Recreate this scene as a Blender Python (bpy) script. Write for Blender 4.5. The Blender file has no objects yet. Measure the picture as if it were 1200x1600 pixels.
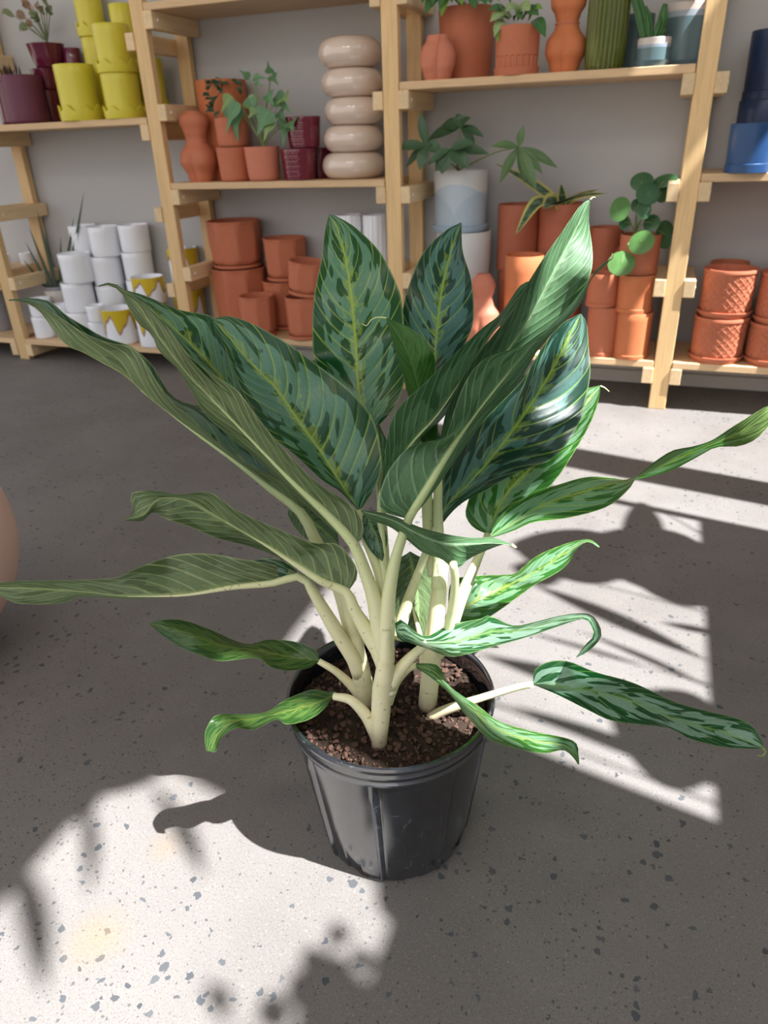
import bpy, bmesh, math, random
from mathutils import Vector, Matrix
S = bpy.context.scene
COL = S.collection
PI = math.pi
rnd = random.Random(7)

# ------------------------------------------------------------------ camera
F = 1122.7                      # focal length in pixels of the 1200x1600 frame
H = 0.90
pitch, roll, yaw = (math.radians(a) for a in (27.49, -2.127, -20.75))
_r0 = Vector((math.cos(yaw), -math.sin(yaw), 0))
FWD = Vector((math.sin(yaw) * math.cos(pitch), math.cos(yaw) * math.cos(pitch), -math.sin(pitch)))
_u0 = _r0.cross(FWD)
RIGHT = _r0 * math.cos(roll) + _u0 * math.sin(roll)
UP = -_r0 * math.sin(roll) + _u0 * math.cos(roll)
CAM = Vector((0, 0, H))
cd = bpy.data.cameras.new('camera')
cam = bpy.data.objects.new('camera', cd)
COL.objects.link(cam)
m = Matrix((RIGHT, UP, -FWD)).transposed().to_4x4()
m.translation = CAM
cam.matrix_world = m
cd.sensor_fit = 'VERTICAL'
cd.sensor_height = 36.0
cd.lens = F / 1600 * 36
cd.clip_start = 0.02
cd.dof.use_dof = True
cd.dof.focus_distance = 0.93
cd.dof.aperture_fstop = 6.5
S.camera = cam

# ------------------------------------------------------------------ world, sun, exposure
S.view_settings.view_transform = 'Standard'
S.view_settings.look = 'None'
S.view_settings.gamma = 1.0
S.view_settings.use_curve_mapping = False
S.view_settings.exposure = 0.2
w = bpy.data.worlds.new('sky'); S.world = w
w.use_nodes = True
bg = w.node_tree.nodes['Background']
_nt = w.node_tree
_tc = _nt.nodes.new('ShaderNodeTexCoord'); _sp = _nt.nodes.new('ShaderNodeSeparateXYZ'); _cr = _nt.nodes.new('ShaderNodeValToRGB')
_nt.links.new(_tc.outputs['Generated'], _sp.inputs[0]); _nt.links.new(_sp.outputs[2], _cr.inputs[0]); _nt.links.new(_cr.outputs[0], bg.inputs[0])
_cr.color_ramp.elements[0].position = 0.0; _cr.color_ramp.elements[0].color = (0.95, 0.86, 0.76, 1)      # street and haze
_cr.color_ramp.elements[1].position = 0.65; _cr.color_ramp.elements[1].color = (0.80, 0.95, 1.20, 1)     # blue sky
bg.inputs[1].default_value = 1.25
sd = bpy.data.lights.new('sun', 'SUN')
sd.energy = 14.0
sd.angle = math.radians(0.53)
sd.color = (0.98, 0.985, 1.0)
sun = bpy.data.objects.new('sun', sd)
COL.objects.link(sun)
SUNV = Vector((-0.6, 0.126, -1.0)).normalized()      # the way the light travels
sun.rotation_euler = SUNV.to_track_quat('-Z', 'Y').to_euler()
sun.location = (3, -1, 5)
S.cycles.max_bounces = 8
S.cycles.diffuse_bounces = 4

# ------------------------------------------------------------------ helpers
def ray(px, py):
    return (px - 600) / F * RIGHT - (py - 800) / F * UP + FWD
def at_y(px, py, Y):
    d = ray(px, py); return CAM + d * (Y / d.y)
def at_z(px, py, z):
    d = ray(px, py); return CAM + d * ((z - H) / d.z)
def at_d(px, py, D):
    return CAM + ray(px, py) * D

def tag(o, label=None, cat=None, group=None, kind=None):
    if label: o['label'] = label
    if cat: o['category'] = cat
    if group: o['group'] = group
    if kind: o['kind'] = kind
    return o
def link(name, me, mat=None, parent=None, loc=None, smooth=40):
    o = bpy.data.objects.new(name, me)
    COL.objects.link(o)
    if mat is not None and not me.materials:
        for mm in (mat if isinstance(mat, (list, tuple)) else [mat]): me.materials.append(mm)
    if smooth:
        for p in me.polygons: p.use_smooth = True
        me.set_sharp_from_angle(angle=math.radians(smooth))
    if parent: o.parent = parent
    if loc is not None: o.location = loc
    return o
def mesh(name, verts, faces):
    me = bpy.data.meshes.new(name); me.from_pydata([tuple(v) for v in verts], [], faces); me.update(); return me
def thing(name, loc, label, cat, group=None, rz=0):
    o = bpy.data.objects.new(name, None); COL.objects.link(o)
    o.empty_display_size = 0.05
    o.location = loc; o.rotation_euler = (0, 0, rz)
    return tag(o, label, cat, group)
def box_mesh(name, x0, x1, y0, y1, z0, z1, bev=0.002):
    bm = bmesh.new()
    bmesh.ops.create_cube(bm, size=1)
    for v in bm.verts:
        v.co = ((x0 + x1) / 2 + v.co.x * (x1 - x0), (y0 + y1) / 2 + v.co.y * (y1 - y0), (z0 + z1) / 2 + v.co.z * (z1 - z0))
    if bev:
        bmesh.ops.bevel(bm, geom=list(bm.edges), offset=bev, segments=1, affect='EDGES')
    me = bpy.data.meshes.new(name); bm.to_mesh(me); bm.free(); return me
def box(name, x0, x1, y0, y1, z0, z1, mat, parent=None, bev=0.002):
    return link(name, box_mesh(name, x0, x1, y0, y1, z0, z1, bev), mat, parent, smooth=0)
def revolve(name, prof, seg=40, rf=None, closed=False):
    """prof: (r, z) list turned about z; rf(theta, r, z) may reshape each radius."""
    vs, fs = [], []
    n = len(prof)
    for k in range(seg):
        t = 2 * PI * k / seg
        for (r, z) in prof:
            if rf:
                q = rf(t, r, z)
                rr, zz = q if isinstance(q, tuple) else (q, z)
            else: rr, zz = r, z
            vs.append((rr * math.cos(t), rr * math.sin(t), zz))
    for k in range(seg):
        a, b = k * n, ((k + 1) % seg) * n
        for i in range(n - 1):
            fs.append((a + i, b + i, b + i + 1, a + i + 1))
    return mesh(name, vs, fs)
def pot_profile(rb, rt, h, th=0.004, floor=0.01, rim=0.0, foot=0.004, n=6, rnd_b=0.0):
    p = [(0.0005, 0.0)]
    if rnd_b:
        for i in range(5):
            a = PI / 2 * i / 4
            p.append((rb - rnd_b + rnd_b * math.sin(a), rnd_b - rnd_b * math.cos(a)))
    else:
        p += [(rb - foot, 0), (rb, foot)]
    for i in range(1, n):
        t = i / n
        z = (rnd_b or foot) + (h - (rnd_b or foot) - 0.002) * t
        p.append((rb + (rt - rb) * z / h, z))
    if rim:
        p += [(rt, h - rim), (rt + 0.004, h - rim + 0.002), (rt + 0.004, h - 0.002)]
        rt2 = rt + 0.004
    else:
        rt2 = rt
        p.append((rt, h - 0.0015))
    p += [(rt2 - 0.0012, h), (rt - th + 0.001, h), (rt - th, h - 0.0015)]
    p += [(rb - th, floor + 0.004), (rb - th - 0.004, floor), (0.0005, floor)]
    return p
def catmull(pts, n):
    """n+1 points evenly spaced along a Catmull-Rom curve through pts (tuples of any length)."""
    P = [Vector(p) if len(p) in (2, 3, 4) else p for p in pts]
    dense = []
    m = len(P)
    for i in range(m - 1):
        p0 = P[i - 1] if i > 0 else P[i] * 2 - P[i + 1]
        p3 = P[i + 2] if i + 2 < m else P[i + 1] * 2 - P[i]
        p1, p2 = P[i], P[i + 1]
        for k in range(12):
            t = k / 12
            dense.append(0.5 * ((2 * p1) + (p2 - p0) * t + (2 * p0 - 5 * p1 + 4 * p2 - p3) * t * t + (3 * p1 - p0 - 3 * p2 + p3) * t ** 3))
    dense.append(P[-1])
    L = [0]
    for a, b in zip(dense, dense[1:]): L.append(L[-1] + (b - a).length)
    out, j = [], 0
    for k in range(n + 1):
        s = L[-1] * k / n
        while j < len(L) - 2 and L[j + 1] < s: j += 1
        d = L[j + 1] - L[j]
        out.append(dense[j].lerp(dense[j + 1], (s - L[j]) / d if d else 0))
    return out
def tube_mesh(name, pts, radii, seg=8, n=None, flat=1.0):
    n = n or max(4, 3 * (len(pts) - 1))
    C = catmull([tuple(p) for p in pts], n)
    rs = []
    for k in range(n + 1):
        f = k / n * (len(radii) - 1); i = min(int(f), len(radii) - 2)
        rs.append(radii[i] + (radii[i + 1] - radii[i]) * (f - i))
    vs, fs = [], []
    ref = Vector((0.31, 0.2, 0.93))
    for k in range(n + 1):
        T = (C[min(k + 1, n)] - C[max(k - 1, 0)]).normalized()
        A = T.cross(ref)
        if A.length < 0.05: A = T.cross(Vector((1, 0, 0)))
        A.normalize(); B = T.cross(A)
        for s in range(seg):
            t = 2 * PI * s / seg
            vs.append(C[k] + A * (rs[k] * math.cos(t)) + B * (rs[k] * flat * math.sin(t)))
    for k in range(n):
        for s in range(seg):
            a, b = k * seg + s, k * seg + (s + 1) % seg
            fs.append((a, b, b + seg, a + seg))
    fs.append(tuple(range(seg))[::-1]); fs.append(tuple(n * seg + s for s in range(seg)))
    return mesh(name, vs, fs)

def blade_mesh(name, pts, wid, normal, n=10, fold=0.15, prof=None, cross=2):
    """a leaf along pts (local coords), half-width wid*prof(u), facing normal"""
    C = catmull([tuple(p) for p in pts], n)
    vs, fs, uv = [], [], []
    W = 2 * cross + 1
    for k in range(n + 1):
        u = k / n
        T = (C[min(k + 1, n)] - C[max(k - 1, 0)]).normalized()
        Sd = T.cross(Vector(normal))
        if Sd.length < 1e-3: Sd = T.cross(Vector((0.3, 0.8, 0.2)))
        Sd.normalize(); N = Sd.cross(T).normalized()
        hw = wid * (prof(u) if prof else math.sin(PI * min(1, max(0, u * 0.96 + 0.02)) ** 0.85))
        for j in range(W):
            v = j / (2 * cross) * 2 - 1
            vs.append(C[k] + Sd * (hw * v) + N * (hw * fold * v * v)); uv.append((u, (v + 1) / 2))
    for k in range(n):
        for j in range(W - 1):
            a = k * W + j
            fs.append((a, a + W, a + W + 1, a + 1))
    me = mesh(name, vs, fs)
    ul = me.uv_layers.new(name='UVMap')
    for l in me.loops: ul.data[l.index].uv = uv[l.vertex_index]
    return me
def blade(parent, pts, wid, normal, mat, name='leaf', **kw):
    o = link(name, blade_mesh(name, pts, wid, normal, **kw), mat, parent, smooth=180)
    return o

# ------------------------------------------------------------------ materials
def new_mat(name):
    mt = bpy.data.materials.new(name); mt.use_nodes = True
    nt = mt.node_tree
    return mt, nt, nt.nodes['Principled BSDF']
def nd(nt, typ, **kw):
    n = nt.nodes.new(typ)
    for k, v in kw.items():
        if k.startswith('i_'):
            key = k[2:]
            n.inputs[int(key) if key.isdigit() else key].default_value = v
        else: setattr(n, k, v)
    return n
def mth(nt, op, a, b=None, c=None, clamp=False):
    n = nt.nodes.new('ShaderNodeMath'); n.operation = op; n.use_clamp = clamp
    for i, x in enumerate((a, b, c)):
        if x is None: continue
        if isinstance(x, (int, float)): n.inputs[i].default_value = x
        else: nt.links.new(x, n.inputs[i])
    return n.outputs[0]
def mix(nt, fac, a, b):
    n = nt.nodes.new('ShaderNodeMix'); n.data_type = 'RGBA'
    for s, x in ((n.inputs[0], fac), (n.inputs[6], a), (n.inputs[7], b)):
        if isinstance(x, (int, float)): s.default_value = x
        elif isinstance(x, tuple): s.default_value = (*x, 1) if len(x) == 3 else x
        else: nt.links.new(x, s)
    return n.outputs[2]
def sstep(nt, x, lo, hi):
    n = nt.nodes.new('ShaderNodeMapRange'); n.interpolation_type = 'SMOOTHSTEP'
    nt.links.new(x, n.inputs[0]); n.inputs[1].default_value = lo; n.inputs[2].default_value = hi
    return n.outputs[0]
def coords(nt, scale=(1, 1, 1), kind='Object'):
    tc = nt.nodes.new('ShaderNodeTexCoord'); mp = nt.nodes.new('ShaderNodeMapping')
    nt.links.new(tc.outputs[kind], mp.inputs[0]); mp.inputs[3].default_value = scale
    return mp.outputs[0]
def noise(nt, vec, scale, detail=3, rough=0.55, dist=0):
    n = nd(nt, 'ShaderNodeTexNoise', i_Scale=scale, i_Detail=detail, i_Roughness=rough, i_Distortion=dist)
    nt.links.new(vec, n.inputs['Vector']); return n.outputs[0]
def bump(nt, b, hgt, strength=0.2, dist=0.002):
    n = nt.nodes.new('ShaderNodeBump'); n.inputs['Strength'].default_value = strength; n.inputs['Distance'].default_value = dist
    nt.links.new(hgt, n.inputs['Height']); nt.links.new(n.outputs[0], b.inputs['Normal'])
def glaze(name, col, rough=0.4, var=0.12, spec=0.5, nscale=30, bmp=0.05, coat=0.0):
    """one plain colour with a little mottling"""
    mt, nt, b = new_mat(name)
    v = coords(nt)
    f = noise(nt, v, nscale, 4)
    dark = tuple(c * (1 - var) for c in col); lite = tuple(min(1, c * (1 + var)) for c in col)
    nt.links.new(mix(nt, f, dark, lite), b.inputs['Base Color'])
    b.inputs['Roughness'].default_value = rough
    b.inputs['Specular IOR Level'].default_value = spec
    b.inputs['Coat Weight'].default_value = coat
    b.inputs['Coat Roughness'].default_value = 0.08
    if bmp: bump(nt, b, noise(nt, v, nscale * 6, 2), bmp, 0.001)
    return mt
def wood(name, col, axis, dark=0.72):
    mt, nt, b = new_mat(name)
    sc = [14, 14, 14]; sc[axis] = 0.9
    v = coords(nt, tuple(sc))
    g = noise(nt, v, 4.0, 5, 0.6, 0.6)
    g2 = noise(nt, v, 16.0, 3, 0.6)
    f = mth(nt, 'ADD', mth(nt, 'MULTIPLY', g, 0.7), mth(nt, 'MULTIPLY', g2, 0.3))
    f = sstep(nt, f, 0.3, 0.7)
    oi = nt.nodes.new('ShaderNodeObjectInfo')
    c = mix(nt, f, tuple(x * dark for x in col), col)
    hs = nd(nt, 'ShaderNodeHueSaturation')
    nt.links.new(c, hs.inputs['Color']); nt.links.new(mth(nt, 'MULTIPLY_ADD', oi.outputs['Random'], 0.2, 0.9), hs.inputs['Value'])
    nt.links.new(hs.outputs[0], b.inputs['Base Color'])
    b.inputs['Roughness'].default_value = 0.55
    bump(nt, b, f, 0.08, 0.001)
    return mt
def banded(name, stops, rough=0.35, coat=0.0):
    """glazed bands: stops = [(z, colour)] in metres above the pot's base"""
    mt, nt, b = new_mat(name)
    tc = nt.nodes.new('ShaderNodeTexCoord'); sp = nt.nodes.new('ShaderNodeSeparateXYZ')
    nt.links.new(tc.outputs['Object'], sp.inputs[0])
    z = mth(nt, 'MULTIPLY', sp.outputs[2], 2.0)
    cr = nt.nodes.new('ShaderNodeValToRGB'); cr.color_ramp.interpolation = 'CONSTANT'
    nt.links.new(z, cr.inputs[0])
    el = cr.color_ramp.elements
    el[0].position = 0; el[0].color = (*stops[0][1], 1)
    el[1].position = stops[1][0] * 2; el[1].color = (*stops[1][1], 1)
    for zz, c in stops[2:]:
        e = el.new(zz * 2); e.color = (*c, 1)
    nt.links.new(cr.outputs[0], b.inputs['Base Color'])
    b.inputs['Roughness'].default_value = rough; b.inputs['Coat Weight'].default_value = coat
    return mt

def leaf_mat(name, light, dark, vein, back, thr=0.5, seed=0.0, rough=0.33, trans=0.22, lines=15.0, edge=0.5, backvein=None):
    mt, nt, b = new_mat(name)
    uvn = nt.nodes.new('ShaderNodeUVMap'); uvn.uv_map = 'UVMap'
    sp = nt.nodes.new('ShaderNodeSeparateXYZ'); nt.links.new(uvn.outputs[0], sp.inputs[0])
    u, vv = sp.outputs[0], sp.outputs[1]
    side = mth(nt, 'SUBTRACT', vv, 0.5)
    a = mth(nt, 'MULTIPLY', mth(nt, 'ABSOLUTE', side), 2.0)
    sgn = mth(nt, 'SIGN', side)
    sweep = mth(nt, 'MULTIPLY', mth(nt, 'POWER', a, 1.25), 0.24)
    s = mth(nt, 'SUBTRACT', u, sweep)
    oi = nt.nodes.new('ShaderNodeObjectInfo')
    sd_ = mth(nt, 'MULTIPLY_ADD', oi.outputs['Random'], 40.0, seed)
    # blotches drawn out along the side veins
    cb = nt.nodes.new('ShaderNodeCombineXYZ')
    nt.links.new(mth(nt, 'MULTIPLY', s, 9.5), cb.inputs[0])
    nt.links.new(mth(nt, 'ADD', mth(nt, 'MULTIPLY', a, 2.3), mth(nt, 'MULTIPLY', sgn, 9.0)), cb.inputs[1])
    nt.links.new(sd_, cb.inputs[2])
    n1 = noise(nt, cb.outputs[0], 1.15, 1.6, 0.5, 0.25)
    # rims stay dark
    em = sstep(nt, mth(nt, 'MULTIPLY_ADD', noise(nt, cb.outputs[0], 0.9, 1), 0.34, a), 0.86, 1.08)
    bl = mth(nt, 'MULTIPLY_ADD', em, edge, n1)
    blot = sstep(nt, bl, thr, thr + 0.035)
    # feathering around the midrib
    fea = sstep(nt, mth(nt, 'SUBTRACT', noise(nt, cb.outputs[0], 2.6, 3), mth(nt, 'MULTIPLY', a, 1.0)), 0.36, 0.42)
    # side veins
    cb2 = nt.nodes.new('ShaderNodeCombineXYZ')
    nt.links.new(mth(nt, 'MULTIPLY', s, 4.0), cb2.inputs[0]); nt.links.new(mth(nt, 'MULTIPLY', sgn, 5.0), cb2.inputs[1]); nt.links.new(sd_, cb2.inputs[2])
    jit = mth(nt, 'MULTIPLY', noise(nt, cb2.outputs[0], 1.5, 1), 1.6)
    ph = mth(nt, 'FRACT', mth(nt, 'ADD', mth(nt, 'MULTIPLY_ADD', s, lines, jit), mth(nt, 'MULTIPLY', sgn, 0.23)))
    ln = mth(nt, 'ABSOLUTE', mth(nt, 'SUBTRACT', ph, 0.5))
    wv = mth(nt, 'MULTIPLY', noise(nt, cb2.outputs[0], 3.0, 1), 0.09)
    lraw = mth(nt, 'SUBTRACT', 1.0, sstep(nt, ln, 0.02, 0.10))
    lmask = mth(nt, 'MULTIPLY', lraw, sstep(nt, noise(nt, cb.outputs[0], 0.55, 1), 0.34, 0.56))
    fine = noise(nt, cb.outputs[0], 9.0, 2)
    mid = mth(nt, 'SUBTRACT', 1.0, sstep(nt, a, 0.018, 0.045))
    c = mix(nt, blot, light, dark)
    c = mix(nt, mth(nt, 'MULTIPLY', fea, 0.38), c, vein)
    c = mix(nt, mth(nt, 'MULTIPLY', lmask, 0.62), c, vein)
    c = mix(nt, mth(nt, 'MULTIPLY', mid, 0.75), c, vein)
    hs = nd(nt, 'ShaderNodeHueSaturation'); nt.links.new(c, hs.inputs['Color'])
    nt.links.new(mth(nt, 'MULTIPLY_ADD', fine, 0.5, 0.75), hs.inputs['Value'])
    front = hs.outputs[0]
    bv = backvein or tuple(min(1, x * 1.9) for x in back)
    cbk = mix(nt, mth(nt, 'MULTIPLY', mth(nt, 'MAXIMUM', lraw, mth(nt, 'MULTIPLY', fea, 0.35)), 0.72), mix(nt, blot, tuple(x * 1.08 for x in back), tuple(x * 0.80 for x in back)), bv)
    cbk = mix(nt, mth(nt, 'MULTIPLY', mth(nt, 'SUBTRACT', 1.0, sstep(nt, mth(nt, 'SUBTRACT', a, mth(nt, 'MULTIPLY', mth(nt, 'POWER', mth(nt, 'SUBTRACT', 1.0, u), 3.0), 0.10)), 0.03, 0.08)), 0.92), cbk, tuple(min(1, x * 1.1) for x in bv))
    hb = nd(nt, 'ShaderNodeHueSaturation'); nt.links.new(cbk, hb.inputs['Color'])
    nt.links.new(mth(nt, 'MULTIPLY_ADD', fine, 0.5, 0.75), hb.inputs['Value'])
    geo = nt.nodes.new('ShaderNodeNewGeometry')
    col = mix(nt, geo.outputs['Backfacing'], front, hb.outputs[0])
    # pale thin margin
    col = mix(nt, mth(nt, 'MULTIPLY', sstep(nt, a, 0.955, 0.985), 0.55), col, tuple(min(1, x * 1.3) for x in bv))
    nt.links.new(col, b.inputs['Base Color'])
    nt.links.new(mth(nt, 'MULTIPLY_ADD', geo.outputs['Backfacing'], 0.2, rough), b.inputs['Roughness'])
    b.inputs['Specular IOR Level'].default_value = 0.5
    hgt = mth(nt, 'SUBTRACT', mth(nt, 'MULTIPLY', sstep(nt, ln, 0.0, 0.35), 0.8), mth(nt, 'MULTIPLY', mid, 1.0))
    bump(nt, b, hgt, 0.35, 0.0016)
    tr = nt.nodes.new('ShaderNodeBsdfTranslucent')
    hs2 = nd(nt, 'ShaderNodeHueSaturation', i_Saturation=1.25, i_Value=1.5); nt.links.new(front, hs2.inputs['Color'])
    nt.links.new(hs2.outputs[0], tr.inputs[0])
    ms = nt.nodes.new('ShaderNodeMixShader'); ms.inputs[0].default_value = trans
    nt.links.new(b.outputs[0], ms.inputs[1]); nt.links.new(tr.outputs[0], ms.inputs[2])
    nt.links.new(ms.outputs[0], nt.nodes['Material Output'].inputs[0])
    return mt
def plain_leaf(name, col, trans=0.2, rough=0.45, vein=None):
    mt, nt, b = new_mat(name)
    uvn = nt.nodes.new('ShaderNodeUVMap'); uvn.uv_map = 'UVMap'
    sp = nt.nodes.new('ShaderNodeSeparateXYZ'); nt.links.new(uvn.outputs[0], sp.inputs[0])
    a = mth(nt, 'ABSOLUTE', mth(nt, 'SUBTRACT', sp.outputs[1], 0.5))
    n1 = noise(nt, coords(nt), 40, 3)
    c = mix(nt, n1, tuple(x * 0.7 for x in col), tuple(min(1, x * 1.25) for x in col))
    c = mix(nt, mth(nt, 'MULTIPLY', mth(nt, 'SUBTRACT', 1.0, sstep(nt, a, 0.01, 0.05)), 0.5), c, vein or tuple(min(1, x * 1.8) for x in col))
    nt.links.new(c, b.inputs['Base Color']); b.inputs['Roughness'].default_value = rough
    tr = nt.nodes.new('ShaderNodeBsdfTranslucent'); nt.links.new(c, tr.inputs[0])
    ms = nt.nodes.new('ShaderNodeMixShader'); ms.inputs[0].default_value = trans
    nt.links.new(b.outputs[0], ms.inputs[1]); nt.links.new(tr.outputs[0], ms.inputs[2])
    nt.links.new(ms.outputs[0], nt.nodes['Material Output'].inputs[0])
    return mt

M = {}
M['wall'] = glaze('wall_paint', (0.50, 0.495, 0.49), 0.85, 0.05, 0.2, 2.5, 0.05)
M['trimpaint'] = glaze('trim_paint', (0.62, 0.58, 0.53), 0.6, 0.06, 0.3, 6)
M['outer'] = glaze('plaster', (0.42, 0.41, 0.40), 0.9, 0.05, 0.2, 3)
M['woodz'] = wood('pine_upright', (0.80, 0.54, 0.26), 2, 0.8)
M['woody'] = wood('pine_brace', (0.80, 0.59, 0.34), 1, 0.8)
M['woodx'] = wood('pine_board', (0.76, 0.52, 0.29), 0, 0.78)
M['bolt'] = glaze('bolt_cap', (0.85, 0.80, 0.74), 0.3, 0.02)
TC = (0.52, 0.165, 0.085)
M['terra'] = glaze('terracotta', TC, 0.6, 0.1, 0.3)
M['terra2'] = glaze('terracotta_orange', (0.60, 0.19, 0.075), 0.65, 0.1, 0.3)
M['terra3'] = glaze('terracotta_brown', (0.42, 0.125, 0.065), 0.55, 0.1, 0.35)
M['terrapink'] = glaze('terracotta_pink', (0.58, 0.20, 0.12), 0.6, 0.08, 0.3)
M['white'] = glaze('white_glaze', (0.88, 0.90, 0.95), 0.2, 0.02, 0.5, 8, 0, 0.4)
M['cream'] = glaze('cream_glaze', (0.72, 0.66, 0.60), 0.35, 0.05, 0.5, 12, 0)
M['beige'] = glaze('beige_glaze', (0.70, 0.56, 0.46), 0.12, 0.06, 0.6, 10, 0, 0.8)
M['blush'] = glaze('blush_plaster', (0.66, 0.45, 0.36), 0.6, 0.05, 0.3, 4)
M['yellow'] = glaze('yellow_green_glaze', (0.66, 0.58, 0.05), 0.32, 0.06, 0.5, 10, 0)
M['mustard'] = glaze('mustard_glaze', (0.62, 0.45, 0.02), 0.2, 0.05, 0.5, 10, 0)
M['browndrip'] = glaze('brown_glaze', (0.42, 0.25, 0.17), 0.25, 0.05)
M['plum'] = glaze('plum_glaze', (0.12, 0.012, 0.035), 0.12, 0.1, 0.5, 10, 0, 0.5)
M['plummatte'] = glaze('plum_matte', (0.13, 0.03, 0.06), 0.5, 0.08, 0.4, 12, 0)
M['burgundy'] = glaze('burgundy_glaze', (0.15, 0.010, 0.028), 0.14, 0.1, 0.5, 14, 0, 0.6)
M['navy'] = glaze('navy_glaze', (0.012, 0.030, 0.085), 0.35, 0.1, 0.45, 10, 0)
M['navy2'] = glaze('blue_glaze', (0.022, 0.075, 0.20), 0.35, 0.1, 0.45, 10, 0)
M['greyblue'] = glaze('grey_blue_glaze', (0.10, 0.16, 0.19), 0.4, 0.05, 0.45, 10, 0)
M['greypot'] = glaze('grey_glaze', (0.30, 0.30, 0.33), 0.45, 0.05, 0.4, 10, 0)
M['soil'] = glaze('potting_soil', (0.035, 0.022, 0.016), 0.9, 0.5, 0.2, 60, 0.4)
M['bark'] = glaze('bark_chip', (0.10, 0.055, 0.04), 0.85, 0.45, 0.2, 90, 0.3)
M['cane'] = glaze('cane', (0.36, 0.34, 0.19), 0.5, 0.25, 0.4, 25, 0.1)
M['stem'] = glaze('green_stem', (0.22, 0.30, 0.10), 0.5, 0.15, 0.4, 20, 0)
M['glass'] = None

def petiole_mat():
    mt, nt, b = new_mat('cream_petiole')
    v = coords(nt)
    f = noise(nt, v, 22, 3)
    uvz = nt.nodes.new('ShaderNodeSeparateXYZ'); nt.links.new(v, uvz.inputs[0])
    g = sstep(nt, uvz.outputs[2], 0.30, 0.56)
    c = mix(nt, g, (0.86, 0.81, 0.53), (0.50, 0.60, 0.28))
    c = mix(nt, mth(nt, 'MULTIPLY', sstep(nt, f, 0.52, 0.75), 0.35), c, (0.42, 0.42, 0.16))
    base = mth(nt, 'SUBTRACT', 1.0, sstep(nt, mth(nt, 'MULTIPLY_ADD', f, 0.02, uvz.outputs[2]), 0.235, 0.275))
    c = mix(nt, mth(nt, 'MULTIPLY', base, 0.6), c, (0.34, 0.22, 0.15))
    speck = sstep(nt, noise(nt, v, 160, 1), 0.70, 0.74)
    c = mix(nt, mth(nt, 'MULTIPLY', speck, 0.5), c, (0.30, 0.18, 0.08))
    nt.links.new(c, b.inputs['Base Color']); b.inputs['Roughness'].default_value = 0.4
    b.inputs['Subsurface Weight'].default_value = 0.3
    b.inputs['Subsurface Radius'].default_value = (0.01, 0.01, 0.004)
    b.inputs['Subsurface Scale'].default_value = 0.5
    return mt
M['petiole'] = petiole_mat()

def nursery_mat():
    mt, nt, b = new_mat('black_nursery_plastic')
    v = coords(nt)
    dust = noise(nt, v, 9, 5, 0.65)
    c0 = coords(nt, (1, 1, 0.08))
    scr = sstep(nt, noise(nt, c0, 130, 3, 0.7, 1.2), 0.60, 0.72)
    scr2 = sstep(nt, noise(nt, coords(nt, (0.12, 0.12, 1)), 120, 3, 0.7, 2.5), 0.63, 0.72)
    sc = mth(nt, 'MULTIPLY', mth(nt, 'MAXIMUM', scr, scr2), sstep(nt, dust, 0.42, 0.6))
    c = mix(nt, sstep(nt, dust, 0.35, 0.8), (0.005, 0.006, 0.009), (0.020, 0.024, 0.032))
    c = mix(nt, mth(nt, 'MULTIPLY', sc, 0.55), c, (0.20, 0.23, 0.27))
    nt.links.new(c, b.inputs['Base Color'])
    nt.links.new(mth(nt, 'MULTIPLY_ADD', dust, 0.16, 0.08), b.inputs['Roughness'])
    b.inputs['IOR'].default_value = 1.95
    b.inputs['Coat Weight'].default_value = 0.12
    b.inputs['Coat IOR'].default_value = 1.8
    b.inputs['Coat Roughness'].default_value = 0.14
    b.inputs['Coat Tint'].default_value = (0.85, 0.93, 1.0, 1)
    b.inputs['Specular IOR Level'].default_value = 0.75
    bump(nt, b, mth(nt, 'ADD', dust, sc), 0.08, 0.001)
    return mt
M['nursery'] = nursery_mat()

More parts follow.
